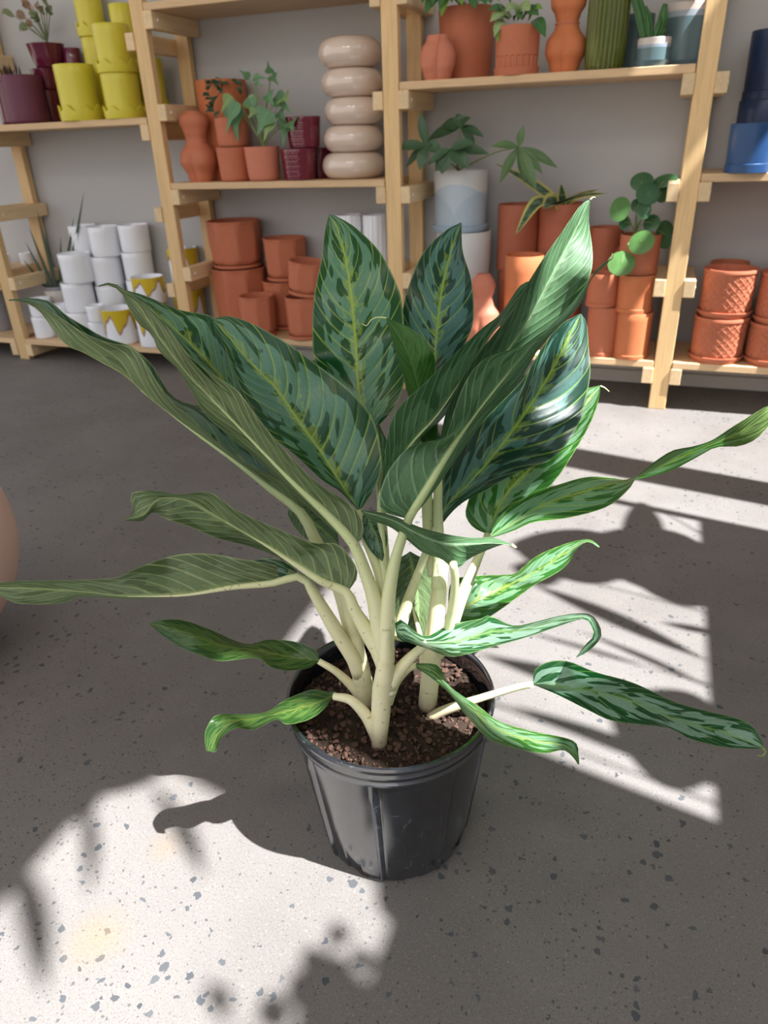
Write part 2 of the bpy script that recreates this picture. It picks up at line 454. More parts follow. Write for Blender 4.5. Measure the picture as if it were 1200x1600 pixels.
def floor_mat():
    mt, nt, b = new_mat('ground_concrete')
    v = coords(nt)
    big = noise(nt, v, 1.6, 4, 0.6)
    mid_ = noise(nt, v, 9, 4, 0.6)
    fine = noise(nt, v, 420, 3, 0.7)
    c = mix(nt, sstep(nt, big, 0.35, 0.65), (0.165, 0.150, 0.139), (0.205, 0.191, 0.179))
    c = mix(nt, mth(nt, 'MULTIPLY', sstep(nt, mid_, 0.45, 0.75), 0.35), c, (0.235, 0.212, 0.195))
    c = mix(nt, mth(nt, 'MULTIPLY', sstep(nt, fine, 0.50, 0.70), 0.75), c, (0.085, 0.077, 0.072))
    c = mix(nt, mth(nt, 'MULTIPLY', sstep(nt, noise(nt, v, 230, 2), 0.58, 0.72), 0.45), c, (0.31, 0.285, 0.26))
    # ground-open aggregate: dark slate chips in drifts
    def chips(scale, lo, dens, size, off):
        w_ = nt.nodes.new('ShaderNodeMapping'); nt.links.new(v, w_.inputs[0]); w_.inputs[1].default_value = off
        dn = nd(nt, 'ShaderNodeTexNoise', i_Scale=scale * 1.5, i_Detail=2.0); nt.links.new(w_.outputs[0], dn.inputs['Vector'])
        ad = nd(nt, 'ShaderNodeVectorMath', operation='MULTIPLY_ADD'); nt.links.new(dn.outputs['Color'], ad.inputs[0])
        ad.inputs[1].default_value = (0.9 / scale,) * 3; nt.links.new(w_.outputs[0], ad.inputs[2])
        vo = nd(nt, 'ShaderNodeTexVoronoi', i_Scale=scale, i_Randomness=1.0); nt.links.new(ad.outputs[0], vo.inputs['Vector'])
        sp = nt.nodes.new('ShaderNodeSeparateColor'); nt.links.new(vo.outputs['Color'], sp.inputs[0])
        drift = noise(nt, v, dens, 3, 0.6)
        keep = mth(nt, 'GREATER_THAN', mth(nt, 'MULTIPLY_ADD', drift, 1.9, sp.outputs[0]), lo)
        rad = mth(nt, 'MULTIPLY_ADD', sp.outputs[1], size * 0.7, size * 0.3)
        return mth(nt, 'MULTIPLY', keep, mth(nt, 'LESS_THAN', vo.outputs['Distance'], rad)), sp.outputs[2]
    m1, r1 = chips(62, 1.70, 2.2, 0.36, (0, 0, 0))
    m2, r2 = chips(150, 1.64, 3.0, 0.33, (3.1, 1.7, 0))
    chipc = mix(nt, r1, (0.05, 0.055, 0.062), (0.115, 0.122, 0.128))
    c = mix(nt, m1, c, chipc)
    c = mix(nt, mth(nt, 'MULTIPLY', m2, 0.8), c, (0.075, 0.074, 0.076))
    # two faint rust stains in the sunlit patch
    def stain(x, y, r):
        mp = nt.nodes.new('ShaderNodeVectorMath'); mp.operation = 'DISTANCE'; nt.links.new(v, mp.inputs[0]); mp.inputs[1].default_value = (x, y, 0)
        d = mth(nt, 'MULTIPLY_ADD', mid_, 0.06, mp.outputs['Value'])
        return mth(nt, 'SUBTRACT', 1.0, sstep(nt, d, 0.03, 0.03 + r))
    p1, p2 = at_z(155, 1465, 0), at_z(262, 1325, 0)
    st = mth(nt, 'MULTIPLY', mth(nt, 'MAXIMUM', stain(p1.x, p1.y, 0.055), mth(nt, 'MULTIPLY', stain(p2.x, p2.y, 0.035), 0.7)), 0.30)
    c = mix(nt, st, c, (0.30, 0.19, 0.07))
    nt.links.new(c, b.inputs['Base Color'])
    b.inputs['Roughness'].default_value = 0.62
    b.inputs['Specular IOR Level'].default_value = 0.35
    bump(nt, b, mth(nt, 'ADD', fine, mid_), 0.12, 0.001)
    return mt
M['floor'] = floor_mat()

# ------------------------------------------------------------------ structure
def plane(name, x0, x1, y0, y1, mat):
    o = link(name, mesh(name, [(x0, y0, 0), (x1, y0, 0), (x1, y1, 0), (x0, y1, 0)], [(0, 1, 2, 3)]), mat, smooth=0)
    return tag(o, kind='structure')
WALL_Y = 2.96
plane('floor', -6, 1.42, -3.0, WALL_Y + 0.12, M['floor'])
tag(box('wall_back', -6, 1.42, WALL_Y, WALL_Y + 0.12, 0, 4.4, M['wall'], bev=0), kind='structure')
tag(box('baseboard_back', -6, 1.3, WALL_Y - 0.014, WALL_Y, 0, 0.05, M['trimpaint'], bev=0.003), kind='structure')
tag(box('trim_1', -6, 1.3, WALL_Y - 0.008, WALL_Y, 0.052, 0.10, M['trimpaint'], bev=0.002), kind='structure')

tag(box('ceiling', -6, 1.42, -3.0, WALL_Y + 0.12, 4.4, 4.5, M['wall'], bev=0), kind='structure')
# wall with the windows the sun comes through (right of the frame): a grid of panels around the openings
WX = 1.30
ys = [-3.0, -1.0, 0.26, 0.33, 0.49, 0.587, 1.56, 1.578, 1.737, 1.884, 2.60, WALL_Y]
holes = {1: (2.53, 3.47), 3: (2.50, 3.05), 5: (1.86, 3.28), 7: (1.42, 3.52), 9: (1.30, 3.56)}
vs, fs = [], []
def slab(y0, y1, z0, z1):
    n = len(vs)
    for x in (WX, WX + 0.06):
        vs.extend([(x, y0, z0), (x, y1, z0), (x, y1, z1), (x, y0, z1)])
    fs.extend([(n, n + 3, n + 2, n + 1), (n + 4, n + 5, n + 6, n + 7), (n, n + 1, n + 5, n + 4), (n + 1, n + 2, n + 6, n + 5), (n + 2, n + 3, n + 7, n + 6), (n + 3, n, n + 4, n + 7)])
for i in range(len(ys) - 1):
    if i in holes:
        slab(ys[i], ys[i + 1], 0, holes[i][0]); slab(ys[i], ys[i + 1], holes[i][1], 4.4)
    else: slab(ys[i], ys[i + 1], 0, 4.4)
tag(link('wall_right', mesh('wall_right', vs, fs), M['outer'], smooth=0), kind='structure')
wf = tag(box('window_1', WX - 0.01, WX + 0.07, 1.884, 2.60, 2.73, 2.83, M['woody'], bev=0.004), kind='structure')
for (a, c_) in ((2.985, 2.998), (3.07, 3.26)):
    box('window_frame', WX - 0.01, WX + 0.05, 2.345, 2.60, a, c_, M['woody'], wf, bev=0.003)

# ------------------------------------------------------------------ unseen plants added in those windows, leaves shaped to throw the leaf shadows
M['winleaf'] = plain_leaf('window_plant_leaf', (0.08, 0.19, 0.05), 0.12)
XW = 1.22
def sunward(px, py):
    """the point over x = XW whose shadow falls on this spot of the floor"""
    p = at_z(px, py, 0); z = (XW - p.x) / 0.6
    return Vector((XW, p.y - 0.126 * z, z))
def trough(label, y0, y1, z):
    t = thing('window_trough', (XW + 0.04, (y0 + y1) / 2, z), label, 'planter')
    L = (y1 - y0) / 2
    box('trough', -0.035, 0.035, -L, L, 0, 0.055, M['cream'], t, 0.004)
    box('soil', -0.030, 0.030, -L + 0.005, L - 0.005, 0.05, 0.058, M['soil'], t, 0)
    tag(box('trim_2', XW - 0.01, WX, y0 - 0.05, y1 + 0.05, z - 0.02, z, M['woody'], bev=0.002), kind='structure')
    return t
def shade(t, y0, y1, base_z, items):
    for k, (ax, ay, bx, by, hw, shape) in enumerate(items):
        A, B = sunward(ax, ay), sunward(bx, by)
        if (A.z > B.z) == (base_z < min(A.z, B.z) + 0.3): A, B = B, A
        root = Vector((XW + 0.03, min(max(A.y, y0), y1), base_z))
        link('stem', tube_mesh('stem', [root - t.location, root.lerp(A, 0.6) + Vector((0.01, 0, 0)) - t.location, A - t.location], [0.003, 0.002], 6), M['stem'], t)
        mid_ = A.lerp(B, 0.5) + Vector((0.012, 0, 0))
        pf = (lambda u: math.sin(PI * min(1, u * 0.97 + 0.015)) ** 0.7) if shape else (lambda u: math.sin(PI * min(1, u * 0.97 + 0.015)))
        blade(t, [A - t.location, mid_ - t.location, B - t.location], hw * 1.15, (1, -0.1, 0.5), M['winleaf'], prof=pf, fold=0.1)
t1_ = trough('shadow-casting leafy plants in a cream trough at the sunny side window, outside the photo', 0.62, 1.5, 1.675)
shade(t1_, 0.64, 1.48, 1.73, [(1120, 1222, 800, 1102, .016, 0), (1110, 1130, 750, 1022, .026, 0), (1135, 1192, 950, 1102, .105, 1), (1110, 1075, 905, 985, .008, 0),
  (1020, 1045, 815, 985, .006, 0), (1100, 1030, 830, 912, .020, 0), (1120, 990, 1030, 972, .010, 0), (1135, 890, 900, 850, .13, 1), (1000, 880, 800, 850, .11, 1), (985, 870, 1003, 785, .045, 1), (1120, 930, 1000, 915, .05, 1), (880, 900, 800, 885, .05, 1)])
def bar(t, P, Q, hw, base_z):  # added leaf, placed so its shadow stripes the big plant's blades
    a, b = at_d(*P), at_d(*Q)
    k_ = [Vector((XW, p.y - 0.126 * (XW - p.x) / 0.6, p.z + (XW - p.x) / 0.6)) for p in (a, b)]
    root = Vector((XW + 0.03, k_[0].y, base_z))
    link('stem', tube_mesh('stem', [root - t.location, root.lerp(k_[0], 0.6) - t.location, k_[0] - t.location], [0.003, 0.002], 6), M['stem'], t)
    blade(t, [k_[0] - t.location, k_[0].lerp(k_[1], 0.5) - t.location, k_[1] - t.location], hw, (1, -0.1, 0.5), M['winleaf'], fold=0.1)
bar(t1_, (960, 640, .945), (740, 715, .915), .020, 1.73)
bar(t1_, (930, 705, .94), (700, 790, .91), .016, 1.73)
bar(t1_, (900, 560, .94), (800, 610, .93), .035, 1.73)
t2_ = trough('shadow-casting round-leaved bush in a cream trough at the nearer side window, outside the photo', -0.75, 0.1, 2.46)
shade(t2_, -0.73, 0.08, 2.515, [(618, 1440, 600, 1340, .030, 1), (690, 1470, 650, 1400, .03, 1), (470, 1510, 490, 1480, .02, 1), (512, 1475, 520, 1440, .012, 1), (500, 1540, 540, 1500, .024, 1), (450, 1560, 470, 1515, .02, 1), (400, 1590, 430, 1555, .02, 1), (345, 1590, 322, 1535, .012, 1), (545, 1500, 560, 1480, .012, 1), (560, 1570, 590, 1540, .024, 1), (640, 1560, 620, 1500, .018, 1), (520, 1600, 555, 1580, .02, 1), (700, 1600, 680, 1550, .03, 1), (620, 1600, 640, 1565, .02, 1), (480, 1600, 505, 1575, .02, 1), (740, 1560, 650, 1480, .03, 1), (640, 1470, 660, 1500, .02, 1)])
t3_ = trough('shadow-casting trailing plant in a cream trough above the nearer side window, outside the photo', -0.6, 0.2, 3.51)
shade(t3_, -0.58, 0.18, 3.51, [(60, 1290, 10, 1330, .03, 1), (122, 1225, 140, 1400, .011, 0), (18, 1325, 70, 1550, .018, 0), (235, 1225, 320, 1370, .012, 0), (80, 1240, 150, 1262, .03, 1), (90, 1235, 300, 1165, .036, 1)])

# three lit bulbs on a rail under the ceiling behind the viewer (the bright dots in the glazes)
def emit(name, col, st):
    mt, nt, b = new_mat(name)
    b.inputs['Emission Color'].default_value = (*col, 1); b.inputs['Emission Strength'].default_value = st
    return mt
M['bulb'] = emit('lit_bulb', (1.0, 0.86, 0.66), 14)
for k, (gx, gy) in enumerate(((-1.15, -0.7), (-0.35, -0.9), (0.05, -0.55))):
    gl = thing('globe_lamp', (gx, gy, 3.0), ['lit glass globe hung from the ceiling behind the viewer, the one nearest the left wall', 'lit glass globe hung from the ceiling behind the viewer, the middle one', 'lit glass globe hung from the ceiling behind the viewer, the one nearest the windows'][k], 'lamp', 'globe lamps behind the viewer')
    link('globe', revolve('globe', [(max(0.0005, 0.16 * math.sin(PI * q / 16)), -0.16 * math.cos(PI * q / 16)) for q in range(17)], 24), M['bulb'], gl)
    link('cord', tube_mesh('cord', [(0, 0, 0.15), (0, 0, 0.8), (0, 0, 1.4)], [0.004, 0.004], 6), M['navy'], gl)

# ------------------------------------------------------------------ ladder shelving
YF = 2.65
FX = [-2.876, -1.915, -0.952, 0.033, 1.02]
UW, BW, BH = 0.057, 0.036, 0.056
LEV_L = [0.075, 0.383, 0.680, 0.976, 1.272]      # tops of the braces on the side of bays 0 and 1
LEV_R = [0.150, 0.450, 0.745, 1.040, 1.333]
frame_lab = ['pale pine ladder frame at the left end, beside the snake plant',
             'pale pine ladder frame between the yellow pots and the clay torso vase',
             'pale pine ladder frame beside the stacked beige ring planters',
             'pale pine ladder frame left of the navy pots, its front upright streaked with sun',
             'pale pine ladder frame at the right end of the shelving']
def ladder(i):
    x = FX[i]
    t = thing('shelf_ladder', (x + UW / 2, YF, 0), frame_lab[i], 'shelf ladder', 'ladder uprights of the shelving')
    hw = UW / 2
    box('upright', -hw, hw, 0, 0.032, 0, 2.1, M['woodz'], t)
    box('upright', -hw, hw, 0.262, 0.294, 0, 2.1, M['woodz'], t)
    for side, levs in ((-1, LEV_L if i <= 1 else LEV_R), (1, LEV_L if i == 0 else LEV_R)):
        for z in levs:
            x0, x1 = (-hw - BW, -hw) if side < 0 else (hw, hw + BW)
            br = box('brace', x0, x1, -0.006, 0.303, z - BH, z, M['woody'], t)
            if side > 0:
                cap = revolve('bolt', [(0.0005, 0.003), (0.004, 0.0028), (0.0055, 0)], 10)
                c = link('bolt', cap, M['bolt'], br, (x1, 0.03, z - BH / 2)); c.rotation_euler = (0, PI / 2, 0)
for i in range(5): ladder(i)
def board(x0, x1, z, label, th=0.024):
    o = box('shelf_board', -(x1 - x0) / 2, (x1 - x0) / 2, 0, 0.30, 0, th, M['woodx'])
    o.location = ((x0 + x1) / 2, YF - 0.002, z)
    tag(o, label, 'shelf', 'pine boards of the shelving')
    return z + th
g = 0.003
B0, B1, B2, B3 = [(FX[i] + UW + g, FX[i + 1] - g) for i in range(4)]
z0b = board(-3.85, FX[0] - g, LEV_L[0], 'pine board at the far left edge, low under grey pots')
z0m = board(-3.85, FX[0] - g, LEV_L[1], 'pine board at the far left edge, carrying small white pots')
z1b = board(*B1[:0] or B0, LEV_L[0], 'pine board close to the floor under the white cups')
z1u = board(*B0, LEV_L[3], 'pine board carrying the plum and yellow pots')
z2b = board(*B1, LEV_R[0], 'pine board close to the floor under the faceted clay pots')
z2u = board(*B1, LEV_R[2], 'pine board carrying the beige ring planters and a clay torso vase')
z2t = board(*B1, LEV_R[4], 'pine board at the top edge above the beige ring planters, empty underneath')
z3b = board(*B2, LEV_R[0], 'pine board close to the floor under the stacked clay cylinders')
z3u = board(*B2, LEV_R[3], 'pine board carrying the green ribbed glass vase and clay vases')
z4b = board(*B3, LEV_R[0], 'pine board close to the floor under the carved clay pots')
z4u = board(*B3, LEV_R[2], 'pine board carrying the navy pots')

# ------------------------------------------------------------------ pots
def place(pxb, pyb, pxt, pyt, wpx, Y):
    """centre x from the pot's foot, radius and height from its width and rim, at depth Y"""
    b = at_y(pxb, pyb, Y)
    D = (b - CAM).dot(FWD)
    r = wpx / 2 * D / F
    t = at_y(pxt, pyt, Y - r * 0.97)
    return b.x, r, t.z
def simple_pot(name, label, cat, mat, pxb, pyb, pxt, pyt, wb, wt, Y, zb, group=None, rim=0.0, rnd_b=0.0, rf=None, seg=40, h=None, th=0.004, nn=6, extra=None):
    x, r, zt = place(pxb, pyb, pxt, pyt, wt, Y)
    rb = r * wb / wt
    h = h or max(0.02, zt - zb)
    me = revolve(name, pot_profile(rb, r, h, th, 0.008, rim, 0.004, nn, rnd_b), seg, rf and (lambda t, a, z: rf(t, a, z, r, h)))
    o = link(name, me, mat, None, (x, Y, zb))
    tag(o, label, cat, group)
    o['_h'] = h; o['_r'] = r
    return o
def top(o): return o.location.z + o['_h']
def soil_disc(o, depth=0.012, frac=0.93, mat=None):
    r, h = o['_r'] * frac, o['_h'] - depth
    prof = [(0.0005, h + 0.002), (r * 0.5, h + 0.003), (r * 0.95, h)]
    return link('soil', revolve('soil', prof, 20, lambda t, a, z: (a, z + 0.0025 * math.sin(5 * t + a * 90))), mat or M['soil'], o)
def saucer(parent, r, h, mat, z=0.0, flare=1.06):
    prof = [(0.0005, z), (r * 0.98, z), (r * flare, z + h), (r * flare - 0.004, z + h), (r * 0.99 - 0.003, z + h * 0.4)]
    return link('saucer', revolve('saucer', prof, 40), mat, parent)

def loc_of(parent, p): return Vector(p) - parent.location
TOCAM = lambda p: (CAM - Vector(p)).normalized()

# --- bay 1, upper board: plum and yellow-green
def yellow_pot(label, pxb, pyb, pxt, pyt, w, Y, zb):
    o = simple_pot('yellow_planter', label, 'planter', M['yellow'], pxb, pyb, pxt, pyt, w * 0.93, w * 0.95, Y, zb, 'yellow scalloped planters')
    r, h = o['_r'], o['_h']
    prof = [(r * 0.93, 0.001), (r * 1.09, 0.001), (r * 1.13, 0.012), (r * 1.15, h * 0.17), (r * 1.12, h * 0.18), (r * 1.03, h * 0.16)]
    def rf(t, a, z):
        return (a, z + (h * 0.12 * (0.5 + 0.5 * math.cos(8 * t)) if z > h * 0.15 else 0))
    link('scalloped_saucer', revolve('scalloped_saucer', prof, 90, rf), M['yellow'], o)
    return o
y1 = yellow_pot('yellow-green planter with scalloped saucer, standing alone on the board, left of the stack', 131, 189, 121, 97, 62, 2.72, z1u)
y2 = yellow_pot('yellow-green planter with scalloped saucer, lower of the front stack by the upright', 197, 185, 185, 112, 58, 2.72, z1u)
y3 = yellow_pot('yellow-green planter with scalloped saucer, upper of the front stack by the upright', 184, 112, 176, 33, 58, 2.72, top(y2))
y4 = yellow_pot('yellow-green planter behind the front stack, lower one at the back', 164, 150, 151, 55, 42, 2.885, z1u)
y5 = yellow_pot('yellow-green planter behind the front stack, upper one at the back', 150, 54, 141, -30, 44, 2.885, top(y4))
y6 = yellow_pot('yellow-green planter at the back, rim peeping behind the top yellow pot', 212, 150, 190, 3, 38, 2.885, z1u)
y7 = yellow_pot('yellow-green planter seen through the frame left of the orange pot', 257, 165, 247, 88, 38, 2.86, z1u)
y7.location.x = -2.012; y5.location.x = y4.location.x
p1 = simple_pot('plum_planter', 'large matte plum planter with dark sprouts, left of the yellow pots', 'planter', M['plummatte'], 49, 194, 28, 115, 60, 58, 2.73, z1u, rnd_b=0.014)
soil_disc(p1)
for k in range(9):
    a = rnd.uniform(-1, 1) * 0.06
    b0 = Vector((a, rnd.uniform(-0.06, 0.03), p1['_h'] - 0.01))
    blade(p1, [b0, b0 + Vector((a * 0.1, 0, 0.02)), b0 + Vector((a * 0.3, 0, 0.045 + rnd.random() * 0.01))], 0.005, (0, -1, 0), M['soil'], 'sprout', n=4, cross=1)
p2 = simple_pot('plum_planter', 'glossy plum planter cut off by the left edge of the photo', 'planter', M['plum'], -18, 196, -38, 125, 46, 44, 2.74, z1u, rnd_b=0.014)
p2.location.x = -2.70; p2.location.y = 2.81
p3 = simple_pot('plum_pot', 'glossy plum pot, bottom of the plum stack by the yellow pot', 'pot', M['plum'], 84, 190, 77, 140, 34, 42, 2.85, z1u, 'stacked glossy plum pots', rnd_b=0.012)
p4 = simple_pot('plum_pot', 'glossy plum pot, middle of the plum stack by the yellow pot', 'pot', M['plum'], 77, 140, 72, 105, 36, 44, 2.85, top(p3), 'stacked glossy plum pots', rnd_b=0.012)
p5 = simple_pot('potted_plant', 'wilting leafy plant in a glossy plum pot on top of the plum stack', 'plant', M['plum'], 78, 105, 75, 64, 40, 56, 2.85, top(p4), rnd_b=0.012)
soil_disc(p5)
p6 = simple_pot('plum_pot', 'glossy plum pot half hidden behind the plum stack and yellow pot', 'pot', M['plum'], 135, 170, 117, 73, 30, 28, 2.90, z1u)
p6.location.x -= 0.02
M['wilt'] = plain_leaf('wilted_leaf', (0.16, 0.20, 0.08)); M['wilt2'] = plain_leaf('dry_leaf', (0.26, 0.16, 0.09)); M['pinkpetal'] = plain_leaf('pale_spathe', (0.62, 0.45, 0.42))
c0 = loc_of(p5, at_y(74, 66, 2.85))
for k, (ex, ey, mt, wd) in enumerate([(4, 18, 'wilt', .012), (28, 22, 'wilt2', .016), (33, 45, 'wilt', .016), (46, 8, 'pinkpetal', .016), (52, 22, 'wilt', .02), (60, 6, 'wilt2', .018), (68, 14, 'wilt', .02), (82, 14, 'wilt', .02), (44, 38, 'wilt2', .014), (58, 30, 'wilt', .018), (36, 0, 'wilt2', .016), (74, -6, 'wilt', .02)]):
    e = loc_of(p5, at_y(ex, ey, 2.84 + 0.02 * math.sin(k)))
    mid_ = c0.lerp(e, 0.6) + Vector((0, 0, 0.015))
    st = link('stem', tube_mesh('stem', [c0, mid_, e + Vector((0, 0, 0.012))], [0.0022, 0.0018, 0.001], 6), M['wilt'], p5)
    blade(p5, [mid_.lerp(e, 0.3), mid_.lerp(e, 0.7) + Vector((0, -0.01, 0.008)), e + Vector((0, -0.01, -0.012))], wd, (0.2 * math.sin(k * 2), -1, 0.4), M[mt])

# --- bay 1 and 0, bottom: white cups, drip pots, snake plant
def cup(label, pxb, pyb, pxt, pyt, w, Y, zb, mat='white', group='white cups on the bottom board', wb=None):
    return simple_pot('white_cup', label, 'cup', M[mat], pxb, pyb, pxt, pyt, wb or w * 0.975, w, Y, zb, group, rnd_b=0.006)
a1 = cup('white cup, bottom of the front left stack of three', 136, 531, 130, 491, 44, 2.78, z1b)
a2 = cup('white cup, middle of the front left stack of three', 130, 491, 126, 445, 47, 2.78, top(a1))
a3 = cup('white cup, top of the front left stack of three, its open rim showing', 126, 445, 121, 399, 49, 2.78, top(a2))
b0 = cup('white cup, lowest of the tall stack behind the drip mugs', 184, 525, 180, 487, 43, 2.86, z1b)
b1 = cup('white cup, third from the top of the stack behind the drip mugs', 180, 487, 176, 449, 44, 2.86, top(b0))
b2 = cup('white cup, second from the top of the stack behind the drip mugs', 174, 449, 170, 403, 46, 2.86, top(b1))
b3 = cup('white cup, top of the tall stack behind the front left stack', 170, 403, 164, 356, 47, 2.86, top(b2))
c1 = cup('white cup at the back, lower one, mostly hidden by the stacks', 158, 480, 143, 403, 42, 2.90, z1b)
c2 = cup('white cup at the back, its shaded side left of the tall stack', 146, 403, 138, 354, 42, 2.90, top(c1))
c1.location.x -= 0.03; c2.location.x -= 0.03
d1 = cup('white cup, lowest of the stack nearest the upright', 230, 500, 222, 440, 42, 2.88, z1b)
d2 = cup('white cup, middle of the stack nearest the upright', 221, 440, 215, 396, 45, 2.88, top(d1))
d3 = cup('white cup, top of the stack nearest the upright', 215, 396, 210, 353, 46, 2.88, top(d2))
e1 = cup('small white cup, lower of the pair beside the drip mug', 157, 531, 154, 505, 26, 2.70, z1b, group='small white cups')
e2 = cup('small white cup, upper of the pair beside the drip mug', 154, 505, 151, 480, 28, 2.70, top(e1), group='small white cups')
f1 = cup('small white cup, lower of the pair under the leaf tip', 72, 522, 68, 497, 32, 2.72, z1b, group='small white cups')
f2 = cup('small white cup, upper of the pair under the leaf tip', 68, 497, 64, 470, 34, 2.72, top(f1), group='small white cups')
g1 = cup('small white cup in front of the snake plant pot', 104, 520, 99, 478, 24, 2.74, z1b, group='small white cups')
h1 = cup('grey cup at the back behind the left ladder frame', 50, 510, 40, 448, 36, 2.86, z1b, 'greypot', 'grey pots by the left frame')
h2 = cup('grey pot at the far left edge behind the frame', 2, 515, -12, 440, 44, 2.80, z0b, 'greypot', 'grey pots by the left frame')
h3 = cup('small pale pot on the far left board, nearer the frame', 24, 424, 20, 400, 20, 2.80, z0m, group='pale pots on the far left board')
h4 = cup('small pale pot on the far left board, second one at the back', 45, 421, 40, 396, 18, 2.88, z0m, group='pale pots on the far left board')
h3.location.x = FX[0] - 0.10; h4.location.x = FX[0] - 0.04
h1.location.x = FX[0] + UW + 0.07

def drip_pot(label, pxb, pyb, pxt, pyt, w, Y, zb, flip=1.0):
    o = simple_pot('drip_mug', label, 'mug', M['white'], pxb, pyb, pxt, pyt, w * 0.97, w, Y, zb, 'yellow drip-glazed mugs', rnd_b=0.006)
    r, h = o['_r'], o['_h']
    def shell(dr, extra, nm, mat):
        def rf(t, a, z):
            k = (h - z) / h
            low = h * (0.36 + extra + 0.22 * math.sin(5 * t * flip) + 0.08 * math.sin(11 * t + 1))
            return (a, h - k * low)
        prof = [(r + dr, h * (1 - i / 6)) for i in range(7)] + [(r - 0.001, 0)]
        link(nm, revolve(nm, prof[::-1], 80, rf), mat, o)
    shell(0.0008, 0.09, 'brown_outline', M['browndrip'])
    shell(0.0016, 0.0, 'yellow_drip', M['mustard'])
    return o
k1 = drip_pot('white mug with yellow drips, front one beside the small cups', 194, 531, 189, 487, 50, 2.72, z1b)
k2 = drip_pot('white mug, lower of the drip pair next to the upright', 243, 531, 238, 478, 48, 2.71, z1b, -1)
k3 = drip_pot('white mug with yellow drips, upper of the pair next to the upright', 238, 478, 232, 436, 48, 2.71, top(k2))
k4 = drip_pot('white mug with yellow drips seen through the frame, lower one', 312, 506, 305, 452, 46, 2.90, z1b)
k5 = drip_pot('white mug with yellow drips seen through the frame, upper one', 300, 440, 290, 390, 46, 2.90, top(k4), -1)
for q in (k4, k5): q.location.x = FX[1] - 0.11

M['snake'] = plain_leaf('snake_leaf_dark', (0.045, 0.085, 0.055), 0.05, 0.4, (0.06, 0.11, 0.06))
s0 = simple_pot('snake_plant', 'snake plant with dark spiky leaves in a white pot, left of the cups', 'plant', M['cream'], 103, 515, 94, 456, 30, 36, 2.84, z1b)
soil_disc(s0)
sb = loc_of(s0, at_y(92, 458, 2.84))
for (tx, ty, bx) in ((58, 328, 92), (45, 354, 88), (40, 378, 84), (36, 405, 82), (95, 370, 96), (115, 340, 99), (131, 300, 106), (128, 395, 102), (70, 360, 90)):
    tp = loc_of(s0, at_y(tx, ty, 2.84)); b0 = loc_of(s0, at_y(bx, 462, 2.84))
    blade(s0, [b0, b0.lerp(tp, 0.35) + Vector((0, 0, 0.004)), b0.lerp(tp, 0.7), tp], 0.0105, (0.1, -1, 0.1), M['snake'], fold=0.35, prof=lambda u: (0.75 + 0.6 * u) if u < 0.4 else max(0.02, (1 - u) / 0.6) ** 0.8)

# --- bay 2, upper board
def torso(name, label, mat, pxb, pyb, pxt, pyt, w, Y, zb, keys, crease=0.12, seam=False, flat=0.72):
    x, r, zt = place(pxb, pyb, pxt, pyt, w, Y)
    h = zt - zb
    n = 34
    def kr(t):
        for (t0, r0), (t1, r1) in zip(keys, keys[1:]):
            if t <= t1:
                f = (t - t0) / (t1 - t0); f = f * f * (3 - 2 * f)
                return r0 + (r1 - r0) * f
        return keys[-1][1]
    prof = [(0.0005, 0.0)] + [(r * kr(i / n), h * i / n) for i in range(n + 1)]
    prof += [(r * keys[-1][1] - 0.004, h), (r * keys[-1][1] - 0.005, h - 0.03), (0.0005, h - 0.03)]
    def rf(t, a, z):
        if a < 0.001: return a
        d = abs((t - 1.5 * PI + PI) % (2 * PI) - PI)
        k = z / h
        cr = crease * math.exp(-(d / 0.16) ** 2) * max(0.0, 1 - (k / 0.46) ** 4)
        e = math.sqrt(math.cos(t) ** 2 + (flat * math.sin(t)) ** 2)
        cheeks = 1 + 0.10 * math.exp(-((d - 0.75) / 0.45) ** 2) * math.exp(-((k - 0.28) / 0.16) ** 2)
        return a * e * (1 - cr) * cheeks
    o = link(name, revolve(name, prof, 72, rf), mat, None, (x, Y, zb), smooth=60)
    tag(o, label, 'vase'); o['_h'] = h; o['_r'] = r
    return o
BODY = [(0, 0.62), (0.08, 0.72), (0.30, 1.0), (0.42, 0.93), (0.56, 0.60), (0.62, 0.56), (0.72, 0.66), (0.86, 0.80), (0.93, 0.78), (0.98, 0.50), (1.0, 0.46)]
BODY2 = [(0, 0.60), (0.10, 0.74), (0.34, 1.0), (0.50, 0.98), (0.66, 0.78), (0.76, 0.68), (0.85, 0.74), (0.95, 0.80), (1.0, 0.55)]
v1 = torso('torso_vase', 'clay vase shaped like a torso seen from behind, next to the orange pot', M['terra'], 316, 286, 306, 172, 58, 2.72, z2u, BODY)
def string_on(o, k, mat):
    link('string', None or revolve('string', [(o['_r'] * 0.60, o['_h'] * k), (o['_r'] * 0.61, o['_h'] * k + 0.0015), (o['_r'] * 0.60, o['_h'] * k + 0.003)], 40, lambda t, a, z: a * math.sqrt(math.cos(t) ** 2 + (0.72 * math.sin(t)) ** 2) * 1.0), mat, o)
string_on(v1, 0.58, M['terrapink'])
q1 = simple_pot('clay_pot', 'clay pot with a rounded foot, lower one under the large orange pot', 'pot', M['terra'], 370, 284, 366, 230, 46, 52, 2.712, z2u, rnd_b=0.012)
q2 = simple_pot('clay_pot', 'clay pot stacked behind the arrowhead plant', 'pot', M['terra'], 366, 230, 362, 183, 48, 52, 2.712, top(q1), rnd_b=0.012)
q3 = simple_pot('orange_pot', 'large orange clay pot with a dark trailing herb, at the back of the board', 'pot', M['terra2'], 362, 280, 345, 122, 66, 74, 2.865, z2u)
soil_disc(q3)
M['herb'] = plain_leaf('dark_herb', (0.03, 0.075, 0.035), 0.1)
